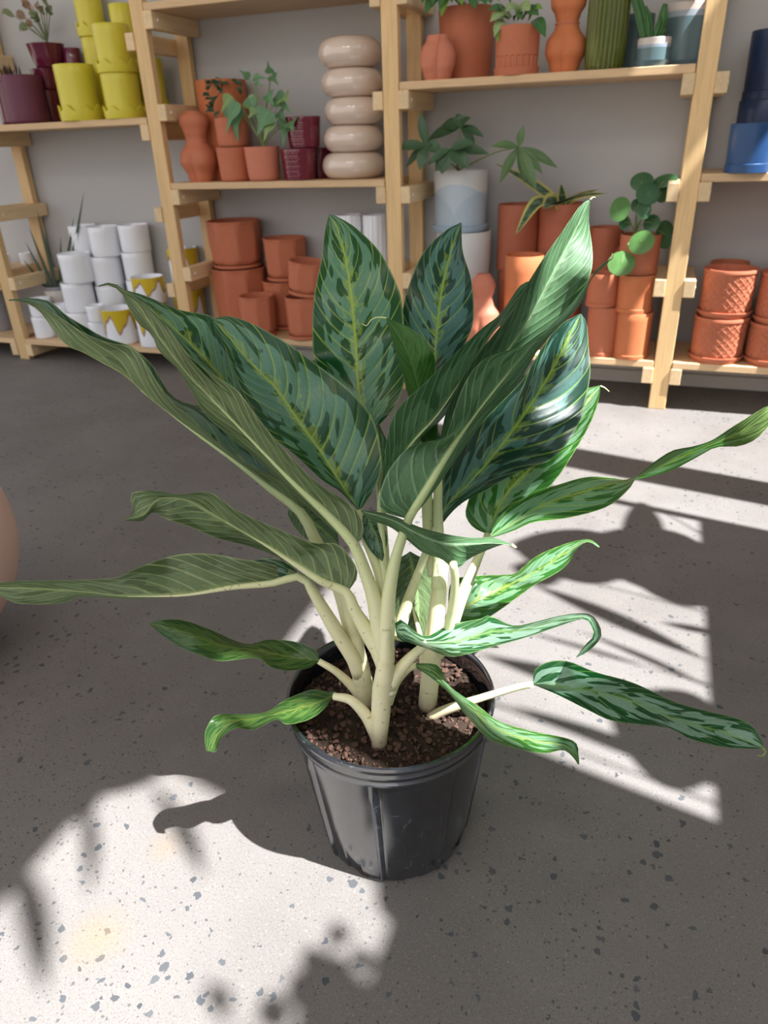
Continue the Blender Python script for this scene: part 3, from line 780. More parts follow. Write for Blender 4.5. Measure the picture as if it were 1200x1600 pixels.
def sprig(par, pts, n, mat, ln=0.012, wd=0.0035, seed=1):
    R = random.Random(seed)
    P = [loc_of(par, p) for p in pts]
    link('stem', tube_mesh('stem', P, [0.0016, 0.001], 5), mat, par)
    C = catmull([tuple(p) for p in P], n)
    for k, c in enumerate(C):
        d = Vector((R.uniform(-1, 1), R.uniform(-1, 0.1), R.uniform(-0.4, 0.9))).normalized()
        blade(par, [c, c + d * ln * 0.5, c + d * ln], wd, (0, -0.8, 0.5), mat, n=4, cross=1)
sprig(q3, [at_y(345, 128, 2.78), at_y(322, 132, 2.74), at_y(332, 160, 2.71), at_y(335, 185, 2.70)], 16, M['herb'], 0.026, 0.008, 1)
sprig(q3, [at_y(350, 128, 2.78), at_y(340, 150, 2.72), at_y(322, 176, 2.70)], 12, M['herb'], 0.022, 0.007, 2)
sprig(q3, [at_y(370, 126, 2.80), at_y(376, 132, 2.76), at_y(378, 146, 2.75)], 8, M['herb'], 0.02, 0.007, 3)
q4 = simple_pot('arrowhead_plant', 'leafy green arrowhead plant in a small pale clay pot', 'plant', M['terrapink'], 414, 284, 411, 229, 48, 54, 2.70, z2u, rnd_b=0.014)
soil_disc(q4)
M['arrow'] = plain_leaf('arrowhead_leaf', (0.12, 0.26, 0.11), 0.15, 0.4, (0.2, 0.36, 0.16)); M['arrow2'] = plain_leaf('arrowhead_leaf_pale', (0.26, 0.38, 0.14), 0.2, 0.4)
def heart(u):
    return max(0.0, (0.62 + 0.75 * math.sin(PI * min(1, u * 1.9))) * (1 - u) ** 0.75) * 0.95 if u < 0.97 else 0.02
ab = loc_of(q4, at_y(411, 228, 2.70))
# (attach px, tip px, half width px, dark?)
for k, (ax, ay, tx, ty, hw, pale) in enumerate([(362, 150, 345, 178, 11, 1), (365, 165, 372, 222, 15, 0), (372, 160, 352, 210, 12, 0), (392, 152, 398, 190, 14, 0), (385, 155, 408, 178, 11, 1), (420, 172, 402, 212, 18, 0), (430, 150, 455, 176, 13, 0), (418, 146, 428, 166, 11, 0), (442, 152, 452, 160, 14, 1), (448, 185, 442, 230, 13, 0), (455, 190, 458, 205, 14, 0), (424, 190, 412, 222, 10, 1), (390, 122, 372, 108, 6, 0), (396, 122, 418, 122, 6, 0), (400, 128, 412, 136, 5, 0), (423, 115, 418, 94, 7, 0), (424, 118, 436, 134, 8, 0), (400, 172, 388, 186, 9, 1), (436, 174, 446, 190, 12, 0)]):
    Y = 2.70 - 0.05 * (k % 3) / 2 + (0.03 if k % 4 == 0 else 0)
    A = loc_of(q4, at_y(ax, ay, Y)); T = loc_of(q4, at_y(tx, ty, Y - 0.02))
    link('stem', tube_mesh('stem', [ab + Vector((0.004 * math.sin(k * 2), 0, 0)), ab.lerp(A, 0.5) + Vector((0, 0, 0.012)), A], [0.0018, 0.0011], 5), M['stem'], q4)
    blade(q4, [A, A.lerp(T, 0.5) + Vector((0, -0.004, 0.002)), T], hw * 0.00245, (0.25 * math.sin(k * 1.7), -1, 0.45), M['arrow2' if pale else 'arrow'], n=10, prof=heart, fold=0.2)
def textured(t, a, z, r, h):
    if a < r * 0.7 or z < 0.004 or z > h - 0.004: return a
    row = int(z / 0.0085)
    return a + 0.0016 * abs(math.sin(PI * z / 0.0085)) * (0.6 + 0.4 * math.sin(26 * t + row * 2.1))
u1 = simple_pot('burgundy_pot', 'burgundy pot with a woven glossy surface, front lower one', 'pot', M['burgundy'], 470, 283, 468, 232, 48, 56, 2.72, z2u, 'woven burgundy pots', rf=textured, seg=90, nn=30)
u2 = simple_pot('burgundy_pot', 'burgundy pot with a woven glossy surface, stacked on top', 'pot', M['burgundy'], 481, 232, 478, 181, 46, 54, 2.74, top(u1), 'woven burgundy pots', rf=textured, seg=90, nn=30)
u2.location.x = u1.location.x + 0.018
u3 = simple_pot('burgundy_pot', 'dark burgundy pot behind, left of the ring planters', 'pot', M['burgundy'], 500, 280, 497, 231, 44, 48, 2.84, z2u)
rings = [(557, 279, 551, 248, 504, 602), (555, 248, 552, 215, 506, 600), (556, 213, 553, 178, 508, 602), (552, 178, 550, 140, 503, 600), (548, 140, 546, 104, 499, 598)]
zz = z2u
lab = ['glossy beige ring planter, bottom of the stack of five', 'glossy beige ring planter, second from the bottom', 'glossy beige ring planter, middle of the stack of five', 'glossy beige ring planter, second from the top', 'glossy beige ring planter, top of the stack of five']
prev_x = None
for i, (pxb, pyb, pxt, pyt, xl, xr) in enumerate(rings):
    Y = 2.775
    b = at_y((xl + xr) / 2, (pyb + pyt) / 2, Y)
    R = (xr - xl) / 2 * (b - CAM).dot(FWD) / F
    hh = 0.0885 if i < 4 else 0.094
    rr = hh / 2
    prof = [(0.0005, 0.002)]
    for k in range(17):
        a = -PI / 2 + PI * 1.25 * k / 16
        prof.append((R - rr * 0.95 + rr * 0.95 * math.cos(a), rr + rr * math.sin(a)))
    prof += [(R - rr * 2.0, hh * 0.8), (R - rr * 2.0, 0.02), (0.0005, 0.018)]
    o = link('ring_planter', revolve('ring_planter', prof, 56), M['beige'], None, (b.x, Y, zz), smooth=70)
    tag(o, lab[i], 'planter', 'stacked beige ring planters')
    zz += hh - 0.0005

# --- bay 2, bottom board: faceted clay pots and white ribbed pots
def faceted(label, pxb, pyb, pxt, pyt, w, Y, zb, mat='terra', nf=8, dish=True, group='faceted clay pots', name='faceted_pot', rx=None, h=None):
    x, r, zt = place(pxb, pyb, pxt, pyt, w, Y)
    h = h or zt - zb
    ph = rnd.random()
    def rf(t, a, z):
        if a < r * 0.6: return a
        s = 2 * PI / nf
        d = ((t + ph) % s) - s / 2
        poly = math.cos(PI / nf) / math.cos(d)
        k = z / h
        return min(a, r * poly * (0.955 + 0.085 * k)) if k < 0.93 else a
    zo = 0.014 if dish else 0
    pr = [(0.0005, zo), (r * 0.78, zo), (r * 0.87, zo + 0.008)]
    pr += [(r * (0.93 + 0.07 * min(1, i / 8)), zo + 0.008 + (h - zo - 0.010) * i / 14) for i in range(1, 15)]
    pr += [(r - 0.002, h), (r - 0.006, h - 0.001), (r * 0.86, h * 0.3), (0.0005, h * 0.3)]
    me = revolve(name, pr, 80, rf)
    o = link(name, me, M[mat], None, (x if rx is None else rx, Y, zb), smooth=7)
    tag(o, label, 'pot', group); o['_h'] = h; o['_r'] = r
    if dish:
        link('saucer', revolve('saucer', [(0.0005, 0), (r * 0.84, 0), (r * 0.93, 0.005), (r * 0.93, 0.016), (r * 0.88, 0.016), (r * 0.86, 0.008), (0.0005, 0.008)], 40), M[mat], o)
    return o
fa = faceted('large faceted clay pot, lower of the tall stack by the frame', 378, 518, 375, 424, 82, 2.845, z2b)
fa.location.x += 0.022
fb = faceted('large faceted clay pot, upper of the tall stack by the frame', 374, 424, 373, 348, 80, 2.845, top(fa))
fb.location.x = fa.location.x
fc = faceted('faceted clay pot, lower of the second stack from the frame', 451, 523, 450, 443, 66, 2.86, z2b)
fd = faceted('faceted clay pot, upper of the second stack, its dark inside showing', 450, 443, 448, 375, 66, 2.86, top(fc))
fe = faceted('small faceted clay pot standing alone in front', 407, 523, 405, 467, 54, 2.685, z2b)
ff = faceted('small faceted clay pot in a saucer, under the tilted one', 478, 527, 476, 468, 56, 2.70, z2b)
fg = faceted('small faceted clay pot tilted on the rim of the one below', 480, 468, 480, 412, 60, 2.70, top(ff) + 0.006)
fg.rotation_euler = (0, 0.13, 0)
def ribbed(n, amp):
    def f(t, a, z, r, h):
        if a < r * 0.7 or z < 0.01 or z > h - 0.02: return a
        return a - amp * (abs(math.sin(n * t / 2)) < 0.35) * 1.0
    return f
wr1 = simple_pot('white_ribbed_pot', 'white ribbed pot behind the tall leaf, left one', 'pot', M['white'], 554, 520, 552, 337, 38, 40, 2.84, z2b, 'white ribbed pots', rf=ribbed(14, 0.003), seg=140)
wr2 = simple_pot('white_ribbed_pot', 'white ribbed pot next to the middle upright, right one', 'pot', M['white'], 592, 520, 589, 337, 34, 36, 2.84, z2b, 'white ribbed pots', rf=ribbed(14, 0.003), seg=140)
wr3 = simple_pot('white_ribbed_pot', 'low white pot in front of the ribbed ones, by the upright', 'pot', M['white'], 574, 525, 573, 425, 44, 50, 2.72, z2b, h=0.16)

# --- bay 3, upper board
v2 = torso('torso_vase', 'small pinkish clay vase shaped like hips, string down its middle', M['terrapink'], 684, 126, 686, 51, 57, 2.69, z3u, [(0, 0.70), (0.1, 0.78), (0.35, 0.95), (0.55, 1.0), (0.72, 0.88), (0.90, 0.62), (1.0, 0.56)], 0.10)
sp_ = [v2.location + Vector((0.0, -0.055, 0.002))]
link('string', tube_mesh('string', [(0.004, -v2['_r'] * 0.545, 0.004), (0.004, -v2['_r'] * 0.69, v2['_h'] * 0.35), (0.006, -v2['_r'] * 0.75, v2['_h'] * 0.55), (0.010, -v2['_r'] * 0.62, v2['_h'] * 0.8), (0.012, -v2['_r'] * 0.43, v2['_h'] + 0.001)], [0.0016, 0.0016], 6), M['terrapink'], v2)
w1 = simple_pot('clay_planter', 'large clay planter with leafy plants and a joined saucer', 'planter', M['terra'], 728, 123, 729, 6, 76, 86, 2.845, z3u)
saucer(w1, w1['_r'] * 0.86, 0.045, M['terra'])
soil_disc(w1)
M['dkleaf'] = plain_leaf('glossy_dark_leaf', (0.06, 0.17, 0.05), 0.15, 0.35); M['brleaf'] = plain_leaf('bright_leaf', (0.18, 0.36, 0.06), 0.25, 0.4)
for k, (bx, by, tx, ty, hw, br) in enumerate([(690, -15, 664, 22, 9, 0), (684, -10, 676, 8, 8, 0), (700, -15, 690, 26, 8, 1), (705, -20, 686, 14, 7, 0), (722, -20, 722, 8, 8, 1), (740, -15, 742, 14, 9, 0), (752, -15, 760, 8, 9, 0), (772, -12, 766, 6, 8, 0), (800, -20, 797, 7, 4, 0), (710, -25, 706, 4, 9, 0), (668, -20, 660, 6, 7, 0), (778, -22, 780, 3, 6, 1)]):
    A = loc_of(w1, at_y(bx, by, 2.76)); T = loc_of(w1, at_y(tx, ty, 2.68))
    s_ = Vector((0, 0, w1['_h'] - 0.01))
    link('stem', tube_mesh('stem', [s_, s_.lerp(A, 0.6) + Vector((0, 0, 0.02)), A], [0.002, 0.0012], 5), M['stem'], w1)
    blade(w1, [A, A.lerp(T, 0.5) + Vector((0, -0.012, 0.006)), T], hw * 0.0024, (0.1, -1, 0.4), M['brleaf' if br else 'dkleaf'])
def arched(t, a, z, r, h):
    if a < r * 0.7: return a
    k = z / h
    u = (t * 22 / (2 * PI)) % 1 - 0.5
    top_ = 0.36 + 0.04 * math.sqrt(max(0, 1 - (u * 2) ** 2))
    if 0.13 < k < top_ and abs(u) < 0.36: return a - 0.0026
    return a
w2 = simple_pot('clay_planter', 'clay planter with an arched band in relief and a drooping variegated plant', 'planter', M['terra'], 806, 120, 809, 37, 64, 68, 2.71, z3u, rf=arched, seg=220, nn=46)
saucer(w2, w2['_r'] * 1.0, 0.022, M['terra'], flare=1.03)
soil_disc(w2)
M['vleaf'] = plain_leaf('veined_pale_leaf', (0.34, 0.46, 0.20), 0.2, 0.45); 
for k, (bx, by, tx, ty, hw, mt) in enumerate([(800, 26, 766, 34, 9, 'vleaf'), (790, 34, 772, 58, 6, 'vleaf'), (775, 42, 777, 66, 5, 'brleaf'), (812, 26, 790, 18, 8, 'vleaf'), (808, 30, 828, 16, 11, 'vleaf'), (815, 30, 842, 24, 8, 'dkleaf'), (825, 32, 848, 14, 6, 'brleaf'), (830, 34, 852, 58, 8, 'dkleaf'), (796, 30, 762, 16, 6, 'dkleaf'), (803, 34, 815, 30, 7, 'dkleaf'), (786, 34, 780, 8, 4, 'vleaf')]):
    A = loc_of(w2, at_y(bx, by, 2.70)); T = loc_of(w2, at_y(tx, ty, 2.64))
    blade(w2, [A, A.lerp(T, 0.5) + Vector((0, -0.004, 0.018)), T], hw * 0.0024, (0.15 * math.sin(k), -1, 0.7), M[mt])
v3 = torso('torso_vase', 'tall dark clay torso vase between the clay planter and green glass vase', M['terra2'], 881, 115, 891, -40, 63, 2.73, z3u, [(0, 0.62), (0.06, 0.72), (0.24, 0.98), (0.34, 0.94), (0.50, 0.58), (0.55, 0.53), (0.62, 0.60), (0.72, 0.82), (0.80, 0.86), (0.92, 0.5), (1.0, 0.4)], 0.10)
string_on(v3, 0.53, M['terrapink'])
def glass_mat():
    mt, nt, b = new_mat('green_glass')
    b.inputs['Base Color'].default_value = (0.30, 0.36, 0.05, 1)
    b.inputs['Transmission Weight'].default_value = 0.75
    b.inputs['Roughness'].default_value = 0.08
    b.inputs['IOR'].default_value = 1.45
    return mt
M['glass'] = glass_mat()
def flute(t, a, z, r, h):
    if a < r * 0.55 or z < 0.012: return a
    return a * (1 + 0.07 * abs(math.cos(13 * t)))
gv = simple_pot('glass_vase', 'tall green ribbed glass vase on the upper board', 'vase', M['glass'], 943, 109, 953, -60, 58, 58, 2.72, z3u, rf=flute, seg=260, th=0.006)
TEAL = (0.115, 0.185, 0.20); PALE = (0.62, 0.55, 0.50); MIST = (0.40, 0.45, 0.50)
st1 = banded('striped_glaze_small', [(0, TEAL), (0.047, (0.30, 0.36, 0.42)), (0.056, PALE), (0.086, TEAL), (0.098, (0.72, 0.74, 0.76))], 0.35)
st2 = banded('striped_glaze_large', [(0, TEAL), (0.130, (0.34, 0.40, 0.46)), (0.145, PALE), (0.195, MIST), (0.24, TEAL)], 0.35)
x1 = simple_pot('cactus_pot', 'small cactus in a teal and cream striped pot with a saucer', 'plant', st1, 1018, 103, 1026, 57, 48, 50, 2.70, z3u)
saucer(x1, x1['_r'] * 0.98, 0.016, M['greyblue'], flare=1.10); soil_disc(x1)
x2 = simple_pot('striped_pot', 'large teal, cream and grey striped pot behind the cactus', 'pot', st2, 1062, 100, 1070, 2, 62, 68, 2.82, z3u)
saucer(x2, x2['_r'] * 0.96, 0.018, M['greyblue'], flare=1.08); soil_disc(x2)
x3 = simple_pot('striped_pot', 'dark grey pot at the back, left of the striped pot', 'pot', M['greyblue'], 990, 101, 998, 20, 46, 48, 2.87, z3u)
M['cactus'] = glaze('cactus_skin', (0.05, 0.14, 0.04), 0.5, 0.3, 0.4, 40, 0.2)
for (tx, ty, bx, rr) in ((987, -25, 1008, 0.017), (1008, 10, 1015, 0.013), (1040, 6, 1026, 0.015), (1036, 42, 1032, 0.010)):
    b0 = loc_of(x1, at_y(bx, 58, 2.70)); t0 = loc_of(x1, at_y(tx, ty, 2.70))
    me = tube_mesh('cactus_arm', [b0, b0.lerp(t0, 0.5) + Vector((0.004, 0, 0)), t0.lerp(b0, 0.1), t0], [rr * 0.85, rr, rr * 0.95, rr * 0.45], 20, 14)
    for i, v in enumerate(me.vertices):
        k = i % 20
        if k % 4 == 2:
            ctr = sum((me.vertices[i // 20 * 20 + q].co for q in range(20)), Vector()) / 20 if i < 15 * 20 else v.co
            v.co = v.co.lerp(ctr, 0.35)
    link('cactus_arm', me, M['cactus'], x1)

# --- bay 3, bottom board
def blue_mat():
    mt, nt, b = new_mat('overlapping_circles_glaze')
    tc = nt.nodes.new('ShaderNodeTexCoord'); sp = nt.nodes.new('ShaderNodeSeparateXYZ'); nt.links.new(tc.outputs['Object'], sp.inputs[0])
    def disc(cx, cz, r):
        dx = mth(nt, 'SUBTRACT', sp.outputs[0], cx); dz = mth(nt, 'SUBTRACT', sp.outputs[2], cz)
        d = mth(nt, 'SQRT', mth(nt, 'ADD', mth(nt, 'MULTIPLY', dx, dx), mth(nt, 'MULTIPLY', dz, dz)))
        return mth(nt, 'LESS_THAN', d, r)
    base = (0.66, 0.66, 0.64)
    c = mix(nt, mth(nt, 'MULTIPLY', disc(0.0, 0.03, 0.135), 0.75), base, (0.42, 0.53, 0.62))
    c = mix(nt, mth(nt, 'MULTIPLY', disc(-0.115, 0.02, 0.12), 0.35), c, (0.30, 0.42, 0.52))
    c = mix(nt, mth(nt, 'MULTIPLY', disc(0.115, 0.02, 0.12), 0.35), c, (0.30, 0.42, 0.52))
    nt.links.new(c, b.inputs['Base Color']); b.inputs['Roughness'].default_value = 0.45
    return mt
M['bluec'] = blue_mat(); M['blueband'] = glaze('pale_blue_glaze', (0.33, 0.43, 0.52), 0.45, 0.04, 0.4, 8, 0)
n1 = simple_pot('pale_blue_planter', 'tall white and pale blue planter, lower one of the stacked pair', 'planter', M['bluec'], 722, 535, 719, 365, 76, 80, 2.84, z3b, 'pale blue planters')
n2 = simple_pot('money_tree', 'money tree with dark fingered leaves in a pale blue circle-patterned planter', 'plant', M['bluec'], 719, 365, 719, 267, 78, 82, 2.84, top(n1))
link('saucer', revolve('saucer', [(0.0005, 0), (n2['_r'] * 1.02, 0), (n2['_r'] * 1.05, 0.004), (n2['_r'] * 1.05, 0.022), (n2['_r'] * 1.0, 0.024), (n2['_r'] * 0.95, 0.02)], 48), M['blueband'], n2)
soil_disc(n2)
M['money'] = plain_leaf('money_tree_leaf', (0.05, 0.115, 0.05), 0.12, 0.4, (0.09, 0.17, 0.08)); M['money2'] = plain_leaf('money_tree_leaf_lit', (0.11, 0.20, 0.07), 0.15, 0.4)  # lit copy: light on the right-hand cluster put into a brighter green
mb = loc_of(n2, at_y(716, 266, 2.84))
def palm(hub, leaves, Y, mat, stem=True):
    hb = loc_of(n2, at_y(*hub, Y))
    if stem: link('stem', tube_mesh('stem', [mb, mb.lerp(hb, 0.6) + Vector((0, 0, 0.012)), hb], [0.003, 0.0018], 6), M['stem'], n2)
    for k, (tx, ty, hw) in enumerate(leaves):
        tp = loc_of(n2, at_y(tx, ty, Y - 0.03 * math.sin(k * 1.9)))
        blade(n2, [hb, hb.lerp(tp, 0.5) + Vector((0, -0.006, 0.006)), tp], hw * 0.00245, (0.2 * math.sin(k * 2.2), -1, 0.6), M[mat], prof=lambda u: math.sin(PI * min(1, u ** 0.9 * 0.97 + 0.02)))
palm((666, 228), [(656, 174, 7), (618, 232, 8), (634, 262, 7), (680, 222, 6), (656, 266, 8), (690, 236, 9)], 2.70, 'money')
palm((720, 198), [(714, 178, 8), (736, 184, 6), (668, 218, 9), (690, 196, 9), (756, 214, 6), (742, 226, 6)], 2.76, 'money')
palm((704, 232), [(690, 272, 11), (732, 264, 11), (764, 240, 8), (680, 268, 8), (742, 224, 8), (668, 258, 7)], 2.68, 'money')
palm((811, 230), [(818, 195, 5.5), (767, 228, 6), (781, 286, 8), (820, 286, 6), (838, 298, 8), (848, 272, 6), (871, 262, 7)], 2.72, 'money2')
def clay_cyl(label, pxb, pyb, pxt, pyt, w, Y, zb, mat='terra3', group='clay cylinder pots', cat='pot', name='clay_pot', band=True, wb=None):
    o = simple_pot(name, label, cat, M[mat], pxb, pyb, pxt, pyt, wb or w * 0.97, w, Y, zb, group, nn=6)
    if band:
        r, h = o['_r'], o['_h']; rb = r * 0.97
        link('foot_band', revolve('foot_band', [(rb * 0.9, 0.0), (rb + 0.002, 0.001), (rb + 0.003, 0.013), (rb + 0.0005, 0.015)], 40), M[mat], o)
    return o
t1 = clay_cyl('brown clay pot, lower of the tall pair right of the blue planters', 806, 535, 807, 424, 62, 2.88, z3b)
t2 = clay_cyl('brown clay pot, upper of the tall pair right of the blue planters', 807, 424, 808, 321, 64, 2.88, top(t1))
t3 = clay_cyl('clay pot behind the long pale leaf, lower of the pair holding the snake plant', 868, 540, 871, 425, 66, 2.88, z3b)
t4 = clay_cyl('snake plant with yellow-edged leaves in a brown clay pot', 871, 425, 873, 320, 68, 2.88, top(t3), cat='plant', name='snake_plant', group=None)
soil_disc(t4)
M['vsnake'] = None
def vsnake():
    mt, nt, b = new_mat('variegated_snake_leaf')
    uvn = nt.nodes.new('ShaderNodeUVMap'); uvn.uv_map = 'UVMap'
    sp = nt.nodes.new('ShaderNodeSeparateXYZ'); nt.links.new(uvn.outputs[0], sp.inputs[0])
    a = mth(nt, 'MULTIPLY', mth(nt, 'ABSOLUTE', mth(nt, 'SUBTRACT', sp.outputs[1], 0.5)), 2.0)
    n_ = noise(nt, coords(nt, (30, 30, 140)), 1.0, 2)
    c = mix(nt, sstep(nt, n_, 0.42, 0.6), (0.04, 0.09, 0.05), (0.13, 0.20, 0.12))
    c = mix(nt, sstep(nt, a, 0.58, 0.66), c, (0.58, 0.55, 0.16))
    nt.links.new(c, b.inputs['Base Color']); b.inputs['Roughness'].default_value = 0.4
    return mt
M['vsnake'] = vsnake()
sword = lambda u: (0.8 + 0.5 * u) if u < 0.4 else max(0.02, (1 - u) / 0.6) ** 0.75
for k, (bx, by, tx, ty, hw, Y, nrm) in enumerate([(862, 345, 776, 256, 8, 2.80, (0.3, -1, 0.3)), (864, 380, 806, 366, 11, 2.66, (0, -1, 0.8)), (866, 385, 850, 326, 14, 2.72, (0, -1, 0.2)), (878, 345, 877, 288, 8, 2.84, (0, -1, 0)), (893, 345, 935, 296, 5, 2.84, (0.5, -0.6, 0)), (890, 350, 949, 302, 6, 2.76, (0.8, -0.5, 0))]):
    A = Vector((0, 0, t4['_h'] - 0.01)) if k in (0, 3, 4) else loc_of(t4, at_y(868, 318, 2.84))
    T = loc_of(t4, at_y(tx, ty, Y)); B_ = loc_of(t4, at_y(bx, by, Y))
    mid_ = A.lerp(T, 0.5) + (Vector((0, 0, 0.05)) if k in (1,) else Vector((0, 0, 0.01)))
    blade(t4, [A, mid_, T], hw * 0.00245, nrm, M['vsnake'], prof=sword, fold=0.25, n=12)
t5 = clay_cyl('orange clay pot catching sun, behind the pale leaf, right of the jug vase', 813, 538, 815, 402, 58, 2.73, z3b, 'terra2')
JUG = [(0, 0.55), (0.15, 0.85), (0.32, 1.0), (0.48, 0.95), (0.62, 0.60), (0.70, 0.50), (0.78, 0.60), (0.86, 0.66), (0.93, 0.55), (1.0, 0.36)]
v4 = torso('torso_vase', 'sunlit clay torso vase low between the blue planters and orange pot', M['terrapink'], 752, 545, 749, 433, 57, 2.685, z3b, JUG)
t6 = clay_cyl('clay pot, lower of the back pair behind the plain stack', 940, 545, 941, 430, 50, 2.88, z3b)
t7 = clay_cyl('dark clay pot at the back, left of the round-leaved plant', 941, 430, 942, 357, 50, 2.88, top(t6))
t8 = clay_cyl('clay pot, lower one of the left front stack by the right frame', 938, 549, 939, 482, 48, 2.71, z3b, 'terra')
t9 = clay_cyl('clay pot, upper one of the left front stack by the right frame', 939, 482, 942, 430, 48, 2.71, top(t8), 'terra')
ta = clay_cyl('orange clay pot, bottom of the stack beneath the round-leaved plant', 984, 553, 987, 491, 53, 2.70, z3b, 'terra2')
tb = clay_cyl('orange clay pot, middle of the stack beneath the round-leaved plant', 988, 491, 992, 432, 54, 2.70, top(ta), 'terra2')
tcx = clay_cyl('round-leaved pilea in a clay pot on top of the stack', 994, 432, 1000, 369, 60, 2.72, top(tb), 'terra', cat='plant', name='pilea_plant', group=None)
soil_disc(tcx)
M['pilea'] = plain_leaf('pilea_leaf', (0.055, 0.15, 0.06), 0.2, 0.3); M['pilea2'] = plain_leaf('pilea_leaf_lit', (0.12, 0.28, 0.08), 0.25, 0.3)  # second one is the lit copy, its light painted as brighter green
pb = loc_of(tcx, at_y(992, 362, 2.72))
for k, (cx, cy, rx, ry, Y, lit) in enumerate([(1003, 283, 15, 13, 2.72, 0), (1013, 302, 16, 15, 2.68, 0), (968, 326, 14, 17, 2.66, 1), (1006, 327, 10, 13, 2.66, 0), (994, 320, 7, 9, 2.72, 0), (1038, 282, 17, 9, 2.74, 0), (1034, 301, 10, 13, 2.74, 0), (976, 348, 8, 10, 2.70, 0), (1018, 348, 11, 12, 2.70, 0), (1040, 366, 13, 20, 2.74, 0), (1002, 378, 17, 16, 2.62, 1), (971, 411, 18, 17, 2.61, 1)]):
    c = loc_of(tcx, at_y(cx, cy, Y)); sc = 0.00245
    nrm = Vector((0.35 * math.sin(k * 2.3), -1, 0.55)).normalized()
    A = Vector((1, 0.2, 0)).normalized(); B_ = nrm.cross(A).normalized(); A = B_.cross(nrm)
    vs_ = [c - nrm * 0.002]; fs_ = []
    for ring_, f in enumerate((0.5, 1.0)):
        for s in range(20):
            t = 2 * PI * s / 20
            vs_.append(c + A * (rx * sc * f * math.cos(t)) + B_ * (ry * sc * f * math.sin(t)) - nrm * (0.004 * f * f))
    fs_ += [(0, 1 + s, 1 + (s + 1) % 20) for s in range(20)]
    fs_ += [(1 + s, 21 + s, 21 + (s + 1) % 20, 1 + (s + 1) % 20) for s in range(20)]
    me = mesh('leaf', vs_, fs_); ul = me.uv_layers.new(name='UVMap')
    for l in me.loops:
        i = l.vertex_index
        ul.data[l.index].uv = (0.5, 0.75) if i == 0 else (0.5 + 0.4 * math.cos(i), 0.8)
    link('leaf', me, M['pilea2' if lit else 'pilea'], tcx, smooth=180)
    link('stem', tube_mesh('stem', [pb, pb.lerp(c, 0.55) + Vector((0, -0.01, 0.014)), c], [0.0018, 0.0012], 6), M['stem'], tcx)

# --- bay 4
def carved(t, a, z, r, h):
    if a < r * 0.8 or z < 0.012 or z > h - 0.016: return a
    k = t * r / 0.024; q = z / 0.024
    p1_, p2_ = (k + q) / 1.0, (k - q) / 1.0
    f1, f2 = p1_ % 1, p2_ % 1
    d = max(abs(f1 - 0.5), abs(f2 - 0.5)) * 2
    return a + (0.0025 if d > 0.84 else (0.0016 if 0.36 < d < 0.56 else 0.0))
def carved_pot(label, pxb, pyb, pxt, pyt, w, Y, zb, rx=None, fine=True):
    o = simple_pot('carved_pot', label, 'pot', M['terra'], pxb, pyb, pxt, pyt, w * 0.90, w * 0.95, Y, zb + 0.012, 'carved clay pots', rf=carved, seg=240 if fine else 100, rim=0.012, nn=60 if fine else 24)
    r = o['_r']
    link('saucer', revolve('saucer', [(0.0005, -0.012), (r * 0.94, -0.012), (r * 1.06, 0.004), (r * 1.07, 0.009), (r * 1.04, 0.010), (r * 0.95, 0.0), (0.0005, -0.002)], 56), M['terra'], o)
    if rx is not None: o.location.x = rx
    return o
ca = carved_pot('carved clay pot with saucer, lower of the front stack by the frame', 1115, 566, 1122, 500, 78, 2.728, z4b)
cb_ = carved_pot('carved clay pot with saucer, upper of the front stack by the frame', 1122, 500, 1130, 424, 78, 2.728, top(ca), ca.location.x + 0.003)
cc = carved_pot('carved clay pot behind the front stack, lower one', 1115, 545, 1122, 490, 54, 2.89, z4b, fine=False)
cd_ = carved_pot('carved clay pot behind the front stack, dark rim showing', 1122, 490, 1130, 412, 54, 2.89, top(cc), cc.location.x + 0.004, fine=False)
ce = carved_pot('carved clay pot at the right edge of the photo, lower one', 1200, 572, 1208, 510, 78, 2.728, z4b)
cf = carved_pot('carved clay pot at the right edge of the photo, upper one', 1208, 508, 1217, 430, 78, 2.728, top(ce), ce.location.x + 0.003)
cg = carved_pot('carved clay pot behind at the right edge, lower one', 1204, 550, 1212, 490, 54, 2.89, z4b, fine=False)
ch = carved_pot('carved clay pot behind at the right edge, upper one', 1212, 490, 1220, 415, 54, 2.89, top(cg), cg.location.x + 0.004, fine=False)
def navy(label, pxb, pyb, pxt, pyt, w, Y, zb, mat='navy', step=True):
    o = simple_pot('navy_pot', label, 'pot', M[mat], pxb, pyb, pxt, pyt, w * 0.95, w, Y, zb, 'navy pots')
    r, h = o['_r'], o['_h']
    if step: link('foot_band', revolve('foot_band', [(r * 0.9, 0.0), (r * 0.985, 0.001), (r * 0.99, 0.024), (r * 0.955, 0.026)], 48), M[mat], o)
    return o
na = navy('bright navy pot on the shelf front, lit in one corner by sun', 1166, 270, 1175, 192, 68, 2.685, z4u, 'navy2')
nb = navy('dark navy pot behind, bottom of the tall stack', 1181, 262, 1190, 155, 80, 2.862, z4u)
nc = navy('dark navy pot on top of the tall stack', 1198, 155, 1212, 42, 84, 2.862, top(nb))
nc.location.x = nb.location.x + 0.004

